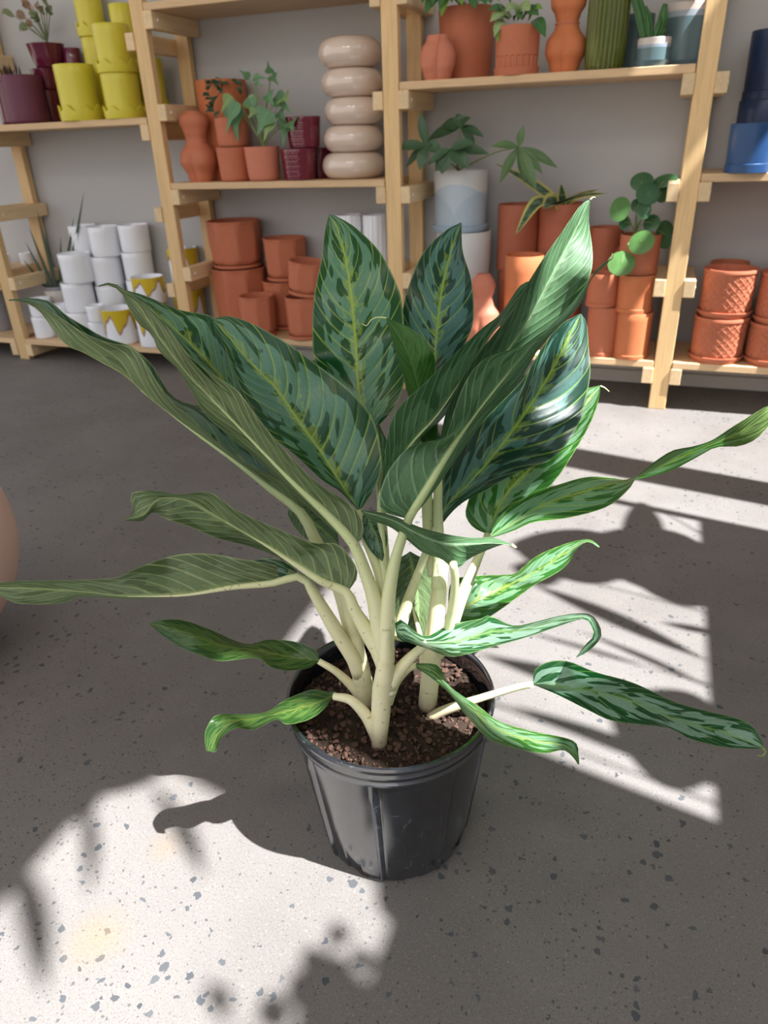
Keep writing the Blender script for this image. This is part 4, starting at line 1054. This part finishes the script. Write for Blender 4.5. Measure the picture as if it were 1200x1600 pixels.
# --- planter cut off at the left edge of the photo, standing on the floor
D0 = H / (211 / F - ray(-207, 860).z)
rp = 211 / F * D0
c0 = at_d(-207, 860, D0)
ball = [(0.0005, 0.0)] + [(rp * math.sin(PI * (0.06 + 0.74 * i / 24)), rp - rp * math.cos(PI * (0.06 + 0.74 * i / 24)) - 0.017 * rp) for i in range(25)]
zt_ = ball[-1][1]
ball += [(ball[-1][0] - 0.012, zt_), (ball[-1][0] - 0.014, zt_ - 0.06), (0.0005, zt_ - 0.06)]
bp = link('floor_planter', revolve('floor_planter', ball, 64), M['blush'], None, (c0.x, c0.y, 0), smooth=60)
tag(bp, 'large rounded blush planter on the floor, cut off by the left edge', 'planter')
# ------------------------------------------------------------------ the aglaonema in its nursery pot
PX, PY = -0.262, 0.690
plant = thing('potted_aglaonema', (PX, PY, 0), 'large silver-green patterned leafy plant in a black plastic nursery pot on the floor', 'plant')
PO = Vector((PX, PY, 0))
rb, rt, hp = 0.103, 0.130, 0.25
pr = [(0.0005, 0.004), (rb - 0.012, 0.004), (rb - 0.010, 0.0), (rb - 0.003, 0.0), (rb, 0.006)]
for i in range(1, 12): pr.append((rb + (rt - rb) * (i / 12) ** 0.9 * 0.97, 0.006 + 0.205 * i / 12))
pr += [(rt - 0.001, 0.213), (rt + 0.0025, 0.215), (rt + 0.0035, 0.219), (rt + 0.0015, 0.222), (rt + 0.001, 0.224), (rt + 0.0035, 0.227), (rt + 0.0045, 0.231), (rt + 0.0025, 0.235),
       (rt + 0.003, 0.238), (rt + 0.0075, 0.241), (rt + 0.0085, 0.246), (rt + 0.007, 0.2495), (rt + 0.004, 0.25), (rt + 0.0015, 0.247), (rt - 0.001, 0.235), (rt - 0.004, 0.2), (rt - 0.012, 0.15), (0.0005, 0.15)]
def pot_rf(t, a, z):
    if z > 0.205 or a < rb - 0.02: return a
    d = (t / (2 * PI) * 8 + 0.30) % 1 - 0.5          # eight moulded ribs down the wall
    k = 0.0
    if abs(d) < 0.030: k = 0.0028
    elif abs(abs(d) - 0.075) < 0.012: k = -0.0012
    if z < 0.03: a = a - 0.0018 * (abs(d) > 0.36)
    return a + k
pot_o = link('nursery_pot', revolve('nursery_pot', pr, 288, pot_rf), M['nursery'], plant, smooth=32)
for k in range(4):
    a = -1.66 + k * PI / 2
    hm = revolve('drain_hole', [(0.0005, 0.0012), (0.011, 0.001), (0.013, 0.0)], 16)
    hole = link('drain_hole', hm, M['soil'], pot_o, ((rb - 0.002) * math.cos(a), (rb - 0.002) * math.sin(a), 0.008))
    hole.rotation_euler = (0, PI / 2, a); hole.scale = (0.6, 1, 1)
ZS = 0.222
sv, sf = [(0, 0, ZS + 0.004)], []
NR, NA = 14, 56
for i in range(1, NR + 1):
    for k in range(NA):
        t = 2 * PI * k / NA; r = (rt - 0.0035) * i / NR
        sv.append((r * math.cos(t), r * math.sin(t), ZS + rnd.uniform(-0.004, 0.004) - 0.004 * (i / NR) ** 4))
sf += [(0, 1 + k, 1 + (k + 1) % NA) for k in range(NA)]
for i in range(NR - 1):
    for k in range(NA):
        a, b = 1 + i * NA + k, 1 + i * NA + (k + 1) % NA
        sf.append((a, a + NA, b + NA, b))
soil_o = link('soil', mesh('soil', sv, sf), M['soil'], plant, smooth=0)
# crumbs of bark and soil too small to pick apart: one mesh
bm = bmesh.new()
for k in range(1300):
    r = (rt - 0.008) * math.sqrt(rnd.random()); t = rnd.uniform(0, 2 * PI); s = rnd.uniform(0.001, 0.0025) if rnd.random() < 0.7 else rnd.uniform(0.002, 0.006)
    mt_ = Matrix.Translation((r * math.cos(t), r * math.sin(t), ZS + s * 0.5)) @ Matrix.Rotation(rnd.uniform(0, 6), 4, 'Z') @ Matrix.Rotation(rnd.uniform(0, 6), 4, 'X') @ Matrix.Diagonal((s, s * rnd.uniform(0.5, 1.0), s * rnd.uniform(0.4, 0.8), 1))
    bmesh.ops.create_icosphere(bm, subdivisions=1, radius=1, matrix=mt_)
for v in bm.verts: v.co += Vector((rnd.uniform(-1, 1), rnd.uniform(-1, 1), rnd.uniform(-1, 1))) * 0.0006
me = bpy.data.meshes.new('bark_crumbs'); bm.to_mesh(me); bm.free()
tag(link('bark_crumbs', me, M['bark'], soil_o, smooth=0), kind='stuff')

LM = {
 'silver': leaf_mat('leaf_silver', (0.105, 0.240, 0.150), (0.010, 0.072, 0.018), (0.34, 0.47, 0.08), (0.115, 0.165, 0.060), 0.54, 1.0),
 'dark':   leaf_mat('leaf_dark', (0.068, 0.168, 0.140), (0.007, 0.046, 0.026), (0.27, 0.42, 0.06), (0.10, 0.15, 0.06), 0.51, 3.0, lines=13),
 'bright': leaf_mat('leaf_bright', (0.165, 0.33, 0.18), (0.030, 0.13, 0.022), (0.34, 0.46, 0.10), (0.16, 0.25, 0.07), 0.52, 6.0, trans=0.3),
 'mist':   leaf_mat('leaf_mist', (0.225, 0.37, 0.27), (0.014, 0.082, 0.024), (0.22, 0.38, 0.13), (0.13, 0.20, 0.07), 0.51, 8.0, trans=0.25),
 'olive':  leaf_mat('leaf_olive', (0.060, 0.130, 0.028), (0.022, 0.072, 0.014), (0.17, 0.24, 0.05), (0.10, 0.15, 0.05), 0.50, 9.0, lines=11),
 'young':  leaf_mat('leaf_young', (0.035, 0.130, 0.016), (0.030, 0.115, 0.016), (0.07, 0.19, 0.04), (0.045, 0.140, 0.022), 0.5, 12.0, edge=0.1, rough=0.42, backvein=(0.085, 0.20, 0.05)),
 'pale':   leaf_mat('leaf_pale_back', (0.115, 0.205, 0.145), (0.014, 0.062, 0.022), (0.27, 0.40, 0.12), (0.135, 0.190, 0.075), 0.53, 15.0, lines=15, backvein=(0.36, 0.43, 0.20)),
 'green':  leaf_mat('leaf_green_back', (0.105, 0.195, 0.13), (0.014, 0.066, 0.022), (0.24, 0.38, 0.12), (0.088, 0.190, 0.082), 0.53, 18.0, lines=15, backvein=(0.24, 0.38, 0.21)),
}
NS, NC = 40, 7
def leaf(mat, mid, left, right, W, sl=1, sr=1, cup=0.12, rip=0.0, seed=0, flip=False):
    """mid: (px, py, depth) from base to tip along the midrib; left/right: the two margins as seen.
    W: true half-width; sl/sr: +1 the margin lies further than the midrib, -1 nearer."""
    Mi = catmull([Vector((p[0], p[1], p[2] * 1000)) for p in mid], NS)
    Le = catmull([Vector((p[0], p[1], 0)) for p in left], NS)
    Ri = catmull([Vector((p[0], p[1], 0)) for p in right], NS)
    vs, fs, uv = [], [], []
    NW = 2 * NC + 1
    for k in range(NS + 1):
        u = k / NS
        D = Mi[k].z / 1000
        wt = W * max(0.0, math.sin(PI * min(1.0, max(0.0, u ** 0.82)))) ** 0.8
        P0 = at_d(Mi[k].x, Mi[k].y, D)
        ed = []
        for E_, sg in ((Le, sl), (Ri, sr)):
            dx, dy = E_[k].x - Mi[k].x, E_[k].y - Mi[k].y
            vis = math.hypot(dx, dy) * D / F
            dd = math.sqrt(max(0.0, wt * wt - vis * vis))
            dd = min(dd, wt * 0.9) * (1 if sg > 0 else -1) * min(1, abs(sg))
            dd += rip * wt * math.sin(u * 23 + seed + (1.3 if E_ is Le else 0)) * math.sin(PI * u)
            # keep the margin on its sight line while it moves in depth
            ed.append(at_d(E_[k].x, E_[k].y, D + dd))
        Nn = (ed[1] - ed[0])
        for j in range(NW):
            v = j / NC - 1
            E_ = ed[0] if v < 0 else ed[1]
            q = abs(v)
            P = P0.lerp(E_, q)
            # the blade bows between midrib and margin, away from the eye for the near side
            P += (P - CAM).normalized() * (cup * wt * q * (1 - q))
            vs.append(P - PO); uv.append((u, j / (NW - 1)))
    for k in range(NS):
        for j in range(NW - 1):
            a = k * NW + j
            f = (a, a + NW, a + NW + 1, a + 1)
            fs.append(f if flip else f[::-1])
    me = mesh('leaf', vs, fs)
    ul = me.uv_layers.new(name='UVMap')
    for l in me.loops: ul.data[l.index].uv = uv[l.vertex_index]
    o = link('leaf', me, LM[mat], plant, smooth=180)
    if mat in ('pale', 'green'): MIDS[o.name] = [at_d(Mi[k].x, Mi[k].y, Mi[k].z / 1000) - PO for k in (22, 15, 9, 4)]
    return o
MIDS = {}
def petiole(par, pts, radii, flat=1.0):
    """the stalk, running on as the thick lower midrib of its blade"""
    P = [at_d(x, y, d) - PO for x, y, d in pts]
    r0 = radii[0]
    if par.name in MIDS and (P[0] - MIDS[par.name][3]).length < 0.07:
        P = MIDS[par.name] + P
        radii = [0.0004, 0.0011, r0 * 0.42, r0 * 0.72] + [radii[0] * 0.95] + list(radii[1:])
    return link('petiole', tube_mesh('petiole', P, radii, 12, 26, flat), M['petiole'], par, smooth=180)
DF, DL, DR = 0.903, 0.965, 0.958     # depth of the three canes at the soil: front, left back, right back

# the three canes
link('cane', tube_mesh('cane', [at_d(592, 1166, DF + 0.004) - PO, at_d(594, 1130, DF - .012) - PO, at_d(597, 1085, DF - .025) - PO, at_d(602, 1040, DF - .045) - PO, at_d(603, 985, DF - .06) - PO], [0.0095, 0.0115, 0.0130, 0.0105, 0.005], 16, 20), M['petiole'], plant, smooth=180)
link('cane', tube_mesh('cane', [at_d(572, 1100, DL + .004) - PO, at_d(566, 1060, DL - .016) - PO, at_d(556, 1010, DL - .03) - PO, at_d(546, 960, DL - .045) - PO, at_d(538, 925, DL - .055) - PO], [0.0115, 0.013, 0.011, 0.009, 0.006], 16, 20), M['petiole'], plant, smooth=180)
link('cane', tube_mesh('cane', [at_d(668, 1104, DR + .006) - PO, at_d(671, 1070, DR - .01) - PO, at_d(676, 1020, DR - .025) - PO, at_d(683, 950, DR - .045) - PO, at_d(692, 880, DR - .065) - PO], [0.0125, 0.0125, 0.0115, 0.0105, 0.007], 16, 20), M['petiole'], plant, smooth=180)

# back leaves, upper faces towards the viewer
l = leaf('silver', [(583, 672, .93), (562, 620, .95), (556, 543, .96), (550, 477, .98), (540, 405, 1.0), (526, 355, 1.02), (514, 337, 1.02)],
     [(583, 672), (556, 648), (520, 610), (494, 570), (488, 535), (490, 470), (502, 405), (508, 360), (514, 336)],
     [(585, 672), (614, 640), (632, 598), (633, 543), (628, 472), (618, 440), (593, 393), (556, 356), (526, 338), (514, 335)], .062, 1, 1, .15, .12, 1)
petiole(l, [(583, 672, .93), (592, 740, .915), (598, 830, .90), (600, 900, .885), (602, 980, .875)], [.0045, .005, .006, .008, .008])
l = leaf('dark', [(668, 640, .95), (676, 590, .96), (683, 518, .98), (690, 456, 1.0), (703, 400, 1.03), (721, 348, 1.05)],
     [(668, 640), (645, 600), (632, 555), (627, 506), (636, 455), (660, 397), (694, 362), (721, 347)],
     [(668, 640), (695, 590), (722, 545), (738, 510), (740, 475), (736, 435), (723, 392), (721, 347)], .055, 1, 1, .12, .1, 2)
petiole(l, [(668, 640, .95), (664, 730, .93), (668, 830, .925), (678, 900, .91)], [.0045, .005, .006, .008])
# dark blades deep in the middle
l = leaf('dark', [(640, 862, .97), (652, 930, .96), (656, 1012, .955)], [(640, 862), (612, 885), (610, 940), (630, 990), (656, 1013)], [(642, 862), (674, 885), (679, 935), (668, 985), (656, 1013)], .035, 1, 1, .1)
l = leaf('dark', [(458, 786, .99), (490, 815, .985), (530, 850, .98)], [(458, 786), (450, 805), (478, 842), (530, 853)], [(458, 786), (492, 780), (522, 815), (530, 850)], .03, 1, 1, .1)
l = leaf('silver', [(600, 770, .93), (596, 720, .94), (590, 662, .95)], [(600, 770), (580, 740), (578, 700), (590, 662)], [(600, 770), (612, 740), (608, 700), (592, 662)], .022, 1, 1, .1)
l = leaf('dark', [(662, 730, .94), (655, 690, .95), (640, 650, .96)], [(662, 730), (634, 715), (630, 675), (640, 650)], [(662, 730), (690, 712), (684, 670), (645, 645)], .03, 1, 1, .1)
# the young rolled leaf
l = leaf('young', [(668, 705, .90), (661, 650, .895), (650, 590, .89), (632, 540, .89), (604, 497, .90)],
     [(664, 705), (648, 660), (637, 615), (625, 570), (613, 532), (603, 497)],
     [(682, 705), (684, 650), (678, 600), (680, 565), (671, 540), (642, 513), (604, 497)], .034, -1, 1, .3, .0, 3, flip=True)
link('tip', tube_mesh('tip', [at_d(604, 497, .90) - PO, at_d(590, 496, .90) - PO, at_d(580, 500, .90) - PO, at_d(573, 509, .90) - PO, at_d(566, 506, .90) - PO], [.0014, .0007], 6), M['petiole'], l)
petiole(l, [(670, 700, .90), (668, 770, .905), (672, 850, .915), (678, 900, .91)], [.006, .006, .007, .008])

# far right blade behind, sun on it
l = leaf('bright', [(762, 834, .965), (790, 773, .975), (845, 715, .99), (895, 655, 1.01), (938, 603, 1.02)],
     [(760, 834), (742, 826), (730, 812), (728, 795), (745, 755), (790, 700), (850, 650), (905, 612), (938, 602)],
     [(766, 834), (800, 808), (837, 780), (868, 750), (895, 710), (918, 670), (932, 637), (940, 603)], .060, 1, 1, .12, .12, 4)
link('tip', tube_mesh('tip', [at_d(938, 603, 1.02) - PO, at_d(945, 606, 1.02) - PO, at_d(952, 612, 1.02) - PO], [.0014, .0006], 6), M['petiole'], l)
petiole(l, [(762, 834, .965), (745, 880, .955), (722, 935, .945), (704, 985, .93), (690, 1020, .925)], [.0045, .005, .0065, .008, .008])
# dark broad leaf on the right
l = leaf('dark', [(682, 824, .90), (695, 795, .905), (740, 748, .915), (790, 687, .925), (837, 620, .935), (872, 560, .945), (906, 491, .95)],
     [(680, 826), (671, 810), (675, 785), (688, 745), (712, 708), (768, 643), (815, 595), (852, 535), (878, 506), (906, 490)],
     [(686, 824), (718, 789), (760, 765), (806, 740), (860, 718), (886, 693), (907, 655), (922, 590), (920, 545), (917, 506), (908, 490)], .064, 1, 1, .1, .1, 5)
petiole(l, [(682, 824, .90), (676, 845, .90), (664, 868, .90), (650, 905, .895), (634, 950, .89), (620, 1000, .88)], [.0045, .005, .005, .0065, .008, .008])
# pale leaf rising to the top right (under side)
l = leaf('green', [(690, 700, .90), (740, 620, .895), (793, 548, .89), (828, 497, .885), (860, 435, .88), (893, 372, .88), (922, 312, .88)],
     [(685, 700), (700, 635), (735, 570), (775, 518), (798, 490), (820, 450), (848, 405), (877, 364), (906, 322), (922, 311)],
     [(695, 702), (745, 660), (795, 600), (838, 545), (878, 503), (905, 466), (923, 427), (926, 393), (920, 345), (923, 312)], .060, -1, 1, -.1, .1, 6, flip=True)
link('tip', tube_mesh('tip', [at_d(922, 312, .88) - PO, at_d(927, 308, .88) - PO, at_d(930, 309, .88) - PO], [.0012, .0005], 6), M['petiole'], l)
petiole(l, [(690, 700, .90), (684, 780, .905), (686, 850, .90), (684, 920, .90)], [.0055, .006, .007, .009])
# pale narrow leaf left of it
l = leaf('green', [(595, 775, .865), (636, 702, .86), (682, 650, .86), (722, 592, .855), (765, 527, .85), (797, 480, .845), (832, 440, .84)],
     [(593, 775), (597, 745), (602, 703), (610, 660), (628, 630), (660, 602), (692, 570), (752, 514), (782, 490), (812, 447), (832, 438)],
     [(597, 775), (630, 728), (655, 692), (684, 662), (712, 627), (735, 580), (768, 524), (796, 495), (815, 470), (832, 441)], .056, -1, 1, -.15, .1, 7, flip=True)
petiole(l, [(595, 775, .865), (597, 850, .865), (602, 930, .865), (605, 1000, .865)], [.0045, .005, .007, .008])
# the nearest long pale leaf
l = leaf('green', [(640, 808, .84), (668, 762, .835), (702, 706, .83), (748, 640, .82), (797, 580, .815), (842, 528, .81), (890, 478, .805), (922, 438, .80), (955, 405, .80)],
     [(634, 810), (600, 800), (592, 780), (606, 737), (637, 700), (668, 690), (695, 685), (710, 640), (727, 597), (750, 566), (778, 552), (830, 537), (876, 505), (905, 466), (930, 424), (955, 404)],
     [(646, 808), (678, 768), (712, 718), (757, 656), (806, 604), (842, 545), (872, 512), (904, 480), (922, 442), (938, 415), (955, 405)], .058, -1, 1, -.12, .14, 8, flip=True)
link('tip', tube_mesh('tip', [at_d(953, 405, .80) - PO, at_d(957, 402, .80) - PO, at_d(957, 396, .80) - PO], [.0018, .0007], 6), M['petiole'], l)
petiole(l, [(640, 808, .84), (630, 835, .84), (617, 877, .843), (607, 933, .85), (603, 991, .856), (604, 1034, .862)], [.005, .0055, .0065, .0085, .0105, .010])

# long twisting leaf to the right
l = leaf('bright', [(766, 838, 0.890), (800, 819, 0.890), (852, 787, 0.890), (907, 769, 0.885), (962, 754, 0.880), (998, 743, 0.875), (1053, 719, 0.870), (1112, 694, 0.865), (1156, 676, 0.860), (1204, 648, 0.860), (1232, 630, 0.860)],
     [(766, 838), (775, 816), (794, 794), (833, 772), (870, 758), (918, 745), (960, 747), (990, 750), (1046, 736), (1090, 714), (1119, 699), (1156, 697), (1184, 684), (1205, 660), (1232, 631)],
     [(768, 840), (783, 836), (808, 827), (833, 816), (888, 809), (948, 792), (982, 765), (1000, 740), (1046, 706), (1080, 698), (1112, 688), (1149, 664), (1200, 634), (1232, 628)], .050, 1, -1, .1, .1, 9)
petiole(l, [(766, 838, .93), (742, 880, .925), (722, 925, .925), (700, 985, .925), (684, 1025, .93)], [.0045, .005, .0065, .008, .008])
# small folded leaf across the middle
l = leaf('green', [(564, 798, .82), (612, 812, .815), (650, 832, .81), (690, 848, .81), (735, 850, .815), (770, 849, .82), (801, 852, .825)],
     [(564, 797), (590, 800), (618, 807), (652, 822), (690, 833), (735, 840), (770, 840), (801, 851)],
     [(564, 799), (578, 812), (610, 824), (634, 842), (660, 863), (690, 874), (712, 890), (732, 874), (763, 859), (790, 850), (801, 853)], .040, 1, 1, .1, .05, 10, flip=True)
link('tip', tube_mesh('tip', [at_d(799, 852, .825) - PO, at_d(806, 856, .825) - PO, at_d(800, 850, .83) - PO], [.0018, .0012], 6), M['cane'], l)
petiole(l, [(708, 880, .815), (711, 905, .83), (708, 945, .86), (700, 985, .89), (688, 1020, .92)], [.0045, .005, .006, .007, .007])
# sunlit leaf behind right, yellow hooked tip
l = leaf('bright', [(700, 962, 1.110), (735, 944, 1.120), (770, 926, 1.130), (812, 906, 1.150), (852, 884, 1.180), (890, 860, 1.200), (915, 846, 1.210), (936, 855, 1.210)],
     [(700, 960), (705, 910), (740, 900), (800, 897), (815, 888), (840, 868), (880, 851), (910, 843), (925, 844), (937, 854)],
     [(702, 966), (720, 974), (752, 970), (780, 954), (813, 930), (837, 913), (873, 893), (891, 876), (896, 864), (912, 849), (924, 848), (936, 856)], .045, 1, -1, .1, .12, 11)
petiole(l, [(700, 962, 1.110), (690, 985, 1.095), (680, 1020, 1.080)], [.004, .005, .006])
# curled leaf, lower right
l = leaf('mist', [(618, 985, .86), (640, 994, .855), (668, 1005, .855), (718, 1001, .86), (765, 988, .865), (820, 983, .87), (880, 968, .88), (918, 963, .89), (931, 980, .895), (933, 997, .895), (918, 1012, .90), (900, 1027, .90)],
     [(618, 984), (617, 974), (628, 968), (645, 984), (668, 994), (700, 977), (750, 967), (765, 962), (800, 977), (826, 974), (880, 961), (920, 959), (936, 976), (939, 996), (921, 1016), (900, 1028)],
     [(618, 986), (624, 1000), (640, 1004), (665, 1013), (700, 1026), (730, 1022), (765, 1012), (825, 995), (880, 976), (913, 967), (925, 980), (927, 994), (914, 1008), (900, 1027)], .040, 1, -1, .12, .15, 12)
petiole(l, [(668, 1005, .858), (650, 1020, .86), (630, 1040, .865), (610, 1068, .872), (597, 1100, .885), (592, 1130, .895)], [.005, .0065, .0085, .011, .011, .009])
# low narrow leaf over the rim
l = leaf('bright', [(650, 1040, .90), (680, 1051, .88), (706, 1080, .865), (742, 1112, .855), (778, 1140, .85), (830, 1156, .85), (880, 1165, .85), (898, 1180, .85), (904, 1194, .85)],
     [(650, 1036), (680, 1038), (692, 1050), (705, 1074), (750, 1105), (780, 1127), (830, 1142), (895, 1157), (904, 1180), (905, 1194)],
     [(650, 1043), (675, 1060), (704, 1086), (730, 1120), (765, 1155), (810, 1170), (850, 1177), (880, 1172), (896, 1184), (903, 1195)], .034, 1, -1, .2, .1, 13)
petiole(l, [(650, 1040, .90), (636, 1047, .905), (618, 1068, .915), (606, 1100, .91)], [.004, .005, .006, .006])
# long low leaf on the right
l = leaf('mist', [(833, 1068, .90), (880, 1075, .885), (940, 1082, .87), (1000, 1100, .855), (1050, 1122, .845), (1120, 1142, .83), (1192, 1167, .82)],
     [(833, 1067), (836, 1046), (860, 1033), (890, 1034), (930, 1050), (990, 1067), (1050, 1095), (1100, 1110), (1150, 1122), (1175, 1134), (1190, 1155), (1193, 1166)],
     [(834, 1070), (872, 1086), (920, 1110), (960, 1127), (1040, 1137), (1080, 1155), (1130, 1167), (1185, 1170), (1192, 1168)], .046, -1, 1, .1, .08, 14)
link('tip', tube_mesh('tip', [at_d(1190, 1167, .82) - PO, at_d(1196, 1174, .82) - PO, at_d(1192, 1181, .82) - PO, at_d(1184, 1180, .82) - PO], [.0018, .0008], 6), M['stem'], l)
petiole(l, [(833, 1069, .90), (800, 1076, .912), (735, 1096, .93), (690, 1112, .945), (672, 1122, .952)], [.004, .0045, .005, .0065, .007])

# left side, under sides showing
l = leaf('pale', [(471, 899, .88), (439, 910, .875), (383, 914, .87), (299, 929, .86), (196, 932, .855), (131, 925, .85), (60, 920, .85), (0, 918, .85), (-25, 921, .85)],
     [(470, 898), (455, 890), (439, 885), (405, 878), (373, 873), (322, 865), (271, 868), (210, 889), (187, 901), (131, 906), (61, 907), (0, 910), (-25, 920)],
     [(472, 902), (450, 880), (425, 872), (392, 876), (350, 890), (299, 920), (250, 934), (196, 936), (131, 932), (93, 943), (28, 943), (0, 930), (-25, 922)], .046, -1, 1, -.1, .1, 15)
petiole(l, [(471, 901, .88), (492, 930, .89), (516, 970, .905), (538, 1006, .92), (553, 1030, .93), (562, 1055, .945)], [.0045, .0055, .0075, .0095, .010, .010])
l = leaf('pale', [(541, 925, .86), (523, 919, .86), (485, 898, .86), (439, 866, .86), (383, 833, .855), (327, 801, .855), (289, 780, .85), (248, 780, .85), (225, 805, .85), (195, 812, .85)],
     [(543, 925), (558, 903), (554, 880), (527, 850), (495, 849), (467, 840), (397, 810), (364, 794), (327, 769), (280, 773), (243, 767), (205, 771), (208, 800), (195, 811)],
     [(540, 926), (505, 914), (465, 890), (434, 870), (387, 853), (336, 840), (299, 824), (262, 812), (240, 800), (222, 814), (195, 813)], .046, -1, 1, -.12, .1, 16)
petiole(l, [(541, 925, .86), (553, 952, .862), (570, 980, .865), (590, 1012, .868), (600, 1040, .87)], [.005, .006, .008, .011, .010])
l = leaf('pale', [(470, 802, .93), (437, 775, .93), (400, 745, .93), (350, 707, .93), (283, 660, .935), (233, 622, .94), (195, 588, .94), (157, 566, .94), (130, 551, .945), (108, 542, .945), (90, 526, .945), (77, 507, .95), (62, 487, .95), (40, 473, .95), (14, 469, .95)],
     [(472, 800), (470, 770), (440, 715), (370, 650), (310, 633), (283, 627), (262, 610), (240, 573), (220, 553), (203, 540), (163, 527), (133, 510), (103, 492), (80, 472), (52, 466), (14, 468)],
     [(470, 803), (472, 786), (452, 754), (415, 738), (380, 722), (340, 690), (300, 657), (265, 624), (240, 588), (222, 560), (205, 542), (168, 535), (133, 521), (106, 504), (78, 486), (50, 471), (14, 470)], .056, 1, -1, .1, .06, 17, flip=True)
petiole(l, [(470, 801, .93), (490, 838, .93), (510, 875, .93), (530, 915, .93), (545, 960, .93), (556, 1010, .94)], [.005, .006, .0075, .0095, .012, .012])
# broad leaf whose upper face shows behind the rolled one
l = leaf('silver', [(430, 690, .86), (385, 640, .86), (345, 590, .86), (300, 540, .855), (245, 492, .85), (190, 454, .85)],
     [(430, 688), (400, 605), (362, 545), (334, 498), (313, 490), (277, 483), (227, 462), (190, 452)],
     [(428, 694), (380, 634), (340, 603), (300, 564), (267, 521), (236, 487), (190, 455)], .050, 1, -1, .1, .1, 18, flip=True)
# rolled leaf, left middle
l = leaf('pale', [(551, 848, .845), (527, 820, .845), (483, 777, .845), (437, 733, .845), (383, 677, .845), (317, 610, .845), (283, 573, .845), (245, 522, .845), (220, 482, .845), (195, 456, .845), (176, 445, .845), (154, 447, .845)],
     [(548, 850), (520, 828), (478, 790), (423, 737), (367, 688), (323, 650), (300, 613), (280, 580), (263, 563), (247, 547), (237, 523), (217, 507), (200, 480), (190, 458), (172, 446), (154, 448)],
     [(553, 850), (566, 842), (567, 817), (550, 790), (500, 757), (463, 723), (410, 663), (373, 612), (340, 590), (300, 560), (267, 518), (240, 487), (215, 466), (190, 450), (175, 441), (154, 446)], .050, 1, -1, -.12, .08, 19, flip=True)
petiole(l, [(551, 848, .845), (569, 890, .848), (584, 933, .852), (592, 976, .858), (602, 1031, .866)], [.0055, .0065, .008, .0105, .010])
# big glossy leaf in front, upper face to the viewer
l = leaf('silver', [(560, 797, .87), (533, 757, .872), (503, 710, .875), (467, 660, .875), (430, 607, .872), (385, 560, .868), (345, 512, .865), (333, 500, .865)],
     [(560, 798), (550, 787), (530, 767), (503, 750), (463, 713), (423, 680), (393, 637), (373, 600), (354, 547), (336, 515), (333, 502)],
     [(562, 797), (577, 778), (593, 745), (596, 717), (584, 657), (550, 613), (500, 573), (450, 537), (397, 507), (360, 494), (340, 496), (333, 499)], .062, -1, 1, .12, .1, 20)
petiole(l, [(560, 797, .87), (572, 843, .868), (583, 870, .866), (596, 908, .866), (601, 957, .866), (603, 1020, .868)], [.005, .0055, .006, .0075, .0095, .010])
l = leaf('green', [(570, 800, .86), (588, 838, .857), (597, 876, .856)], [(570, 800), (562, 825), (577, 858), (597, 877)], [(572, 800), (592, 812), (605, 840), (598, 877)], .016, 1, 1, .1, flip=True)
# two short leaves low on the left
l = leaf('olive', [(498, 1032, .95), (450, 1026, .95), (400, 1016, .95), (345, 1008, .95), (290, 988, .95), (234, 975, .95)],
     [(498, 1034), (481, 1044), (448, 1048), (420, 1041), (401, 1028), (345, 1033), (317, 1025), (280, 1011), (254, 993), (234, 976)],
     [(498, 1031), (495, 1018), (467, 1004), (420, 999), (383, 1006), (327, 983), (285, 969), (250, 969), (234, 974)], .034, -1, 1, .1, .12, 21)
petiole(l, [(498, 1033, .95), (526, 1050, .953), (550, 1072, .958), (568, 1094, .965)], [.004, .005, .0065, .008])
l = leaf('olive', [(523, 1086, .90), (490, 1100, .895), (445, 1112, .89), (400, 1122, .885), (365, 1128, .88), (342, 1145, .88), (329, 1174, .88)],
     [(520, 1089), (504, 1110), (481, 1125), (448, 1132), (432, 1124), (397, 1140), (369, 1138), (347, 1152), (338, 1174), (329, 1175)],
     [(526, 1080), (513, 1081), (485, 1078), (443, 1095), (420, 1111), (387, 1116), (340, 1117), (323, 1137), (320, 1155), (323, 1174), (328, 1174)], .034, -1, 1, .1, .12, 22)
petiole(l, [(521, 1088, .90), (548, 1094, .895), (572, 1118, .895), (586, 1145, .90), (592, 1162, .905)], [.0045, .006, .0075, .0085, .008])
# bare shoot
link('shoot', tube_mesh('shoot', [at_d(663, 1045, .94) - PO, at_d(658, 1000, .93) - PO, at_d(648, 962, .925) - PO, at_d(644, 943, .925) - PO], [.006, .005, .003, .0008], 10), M['petiole'], plant)
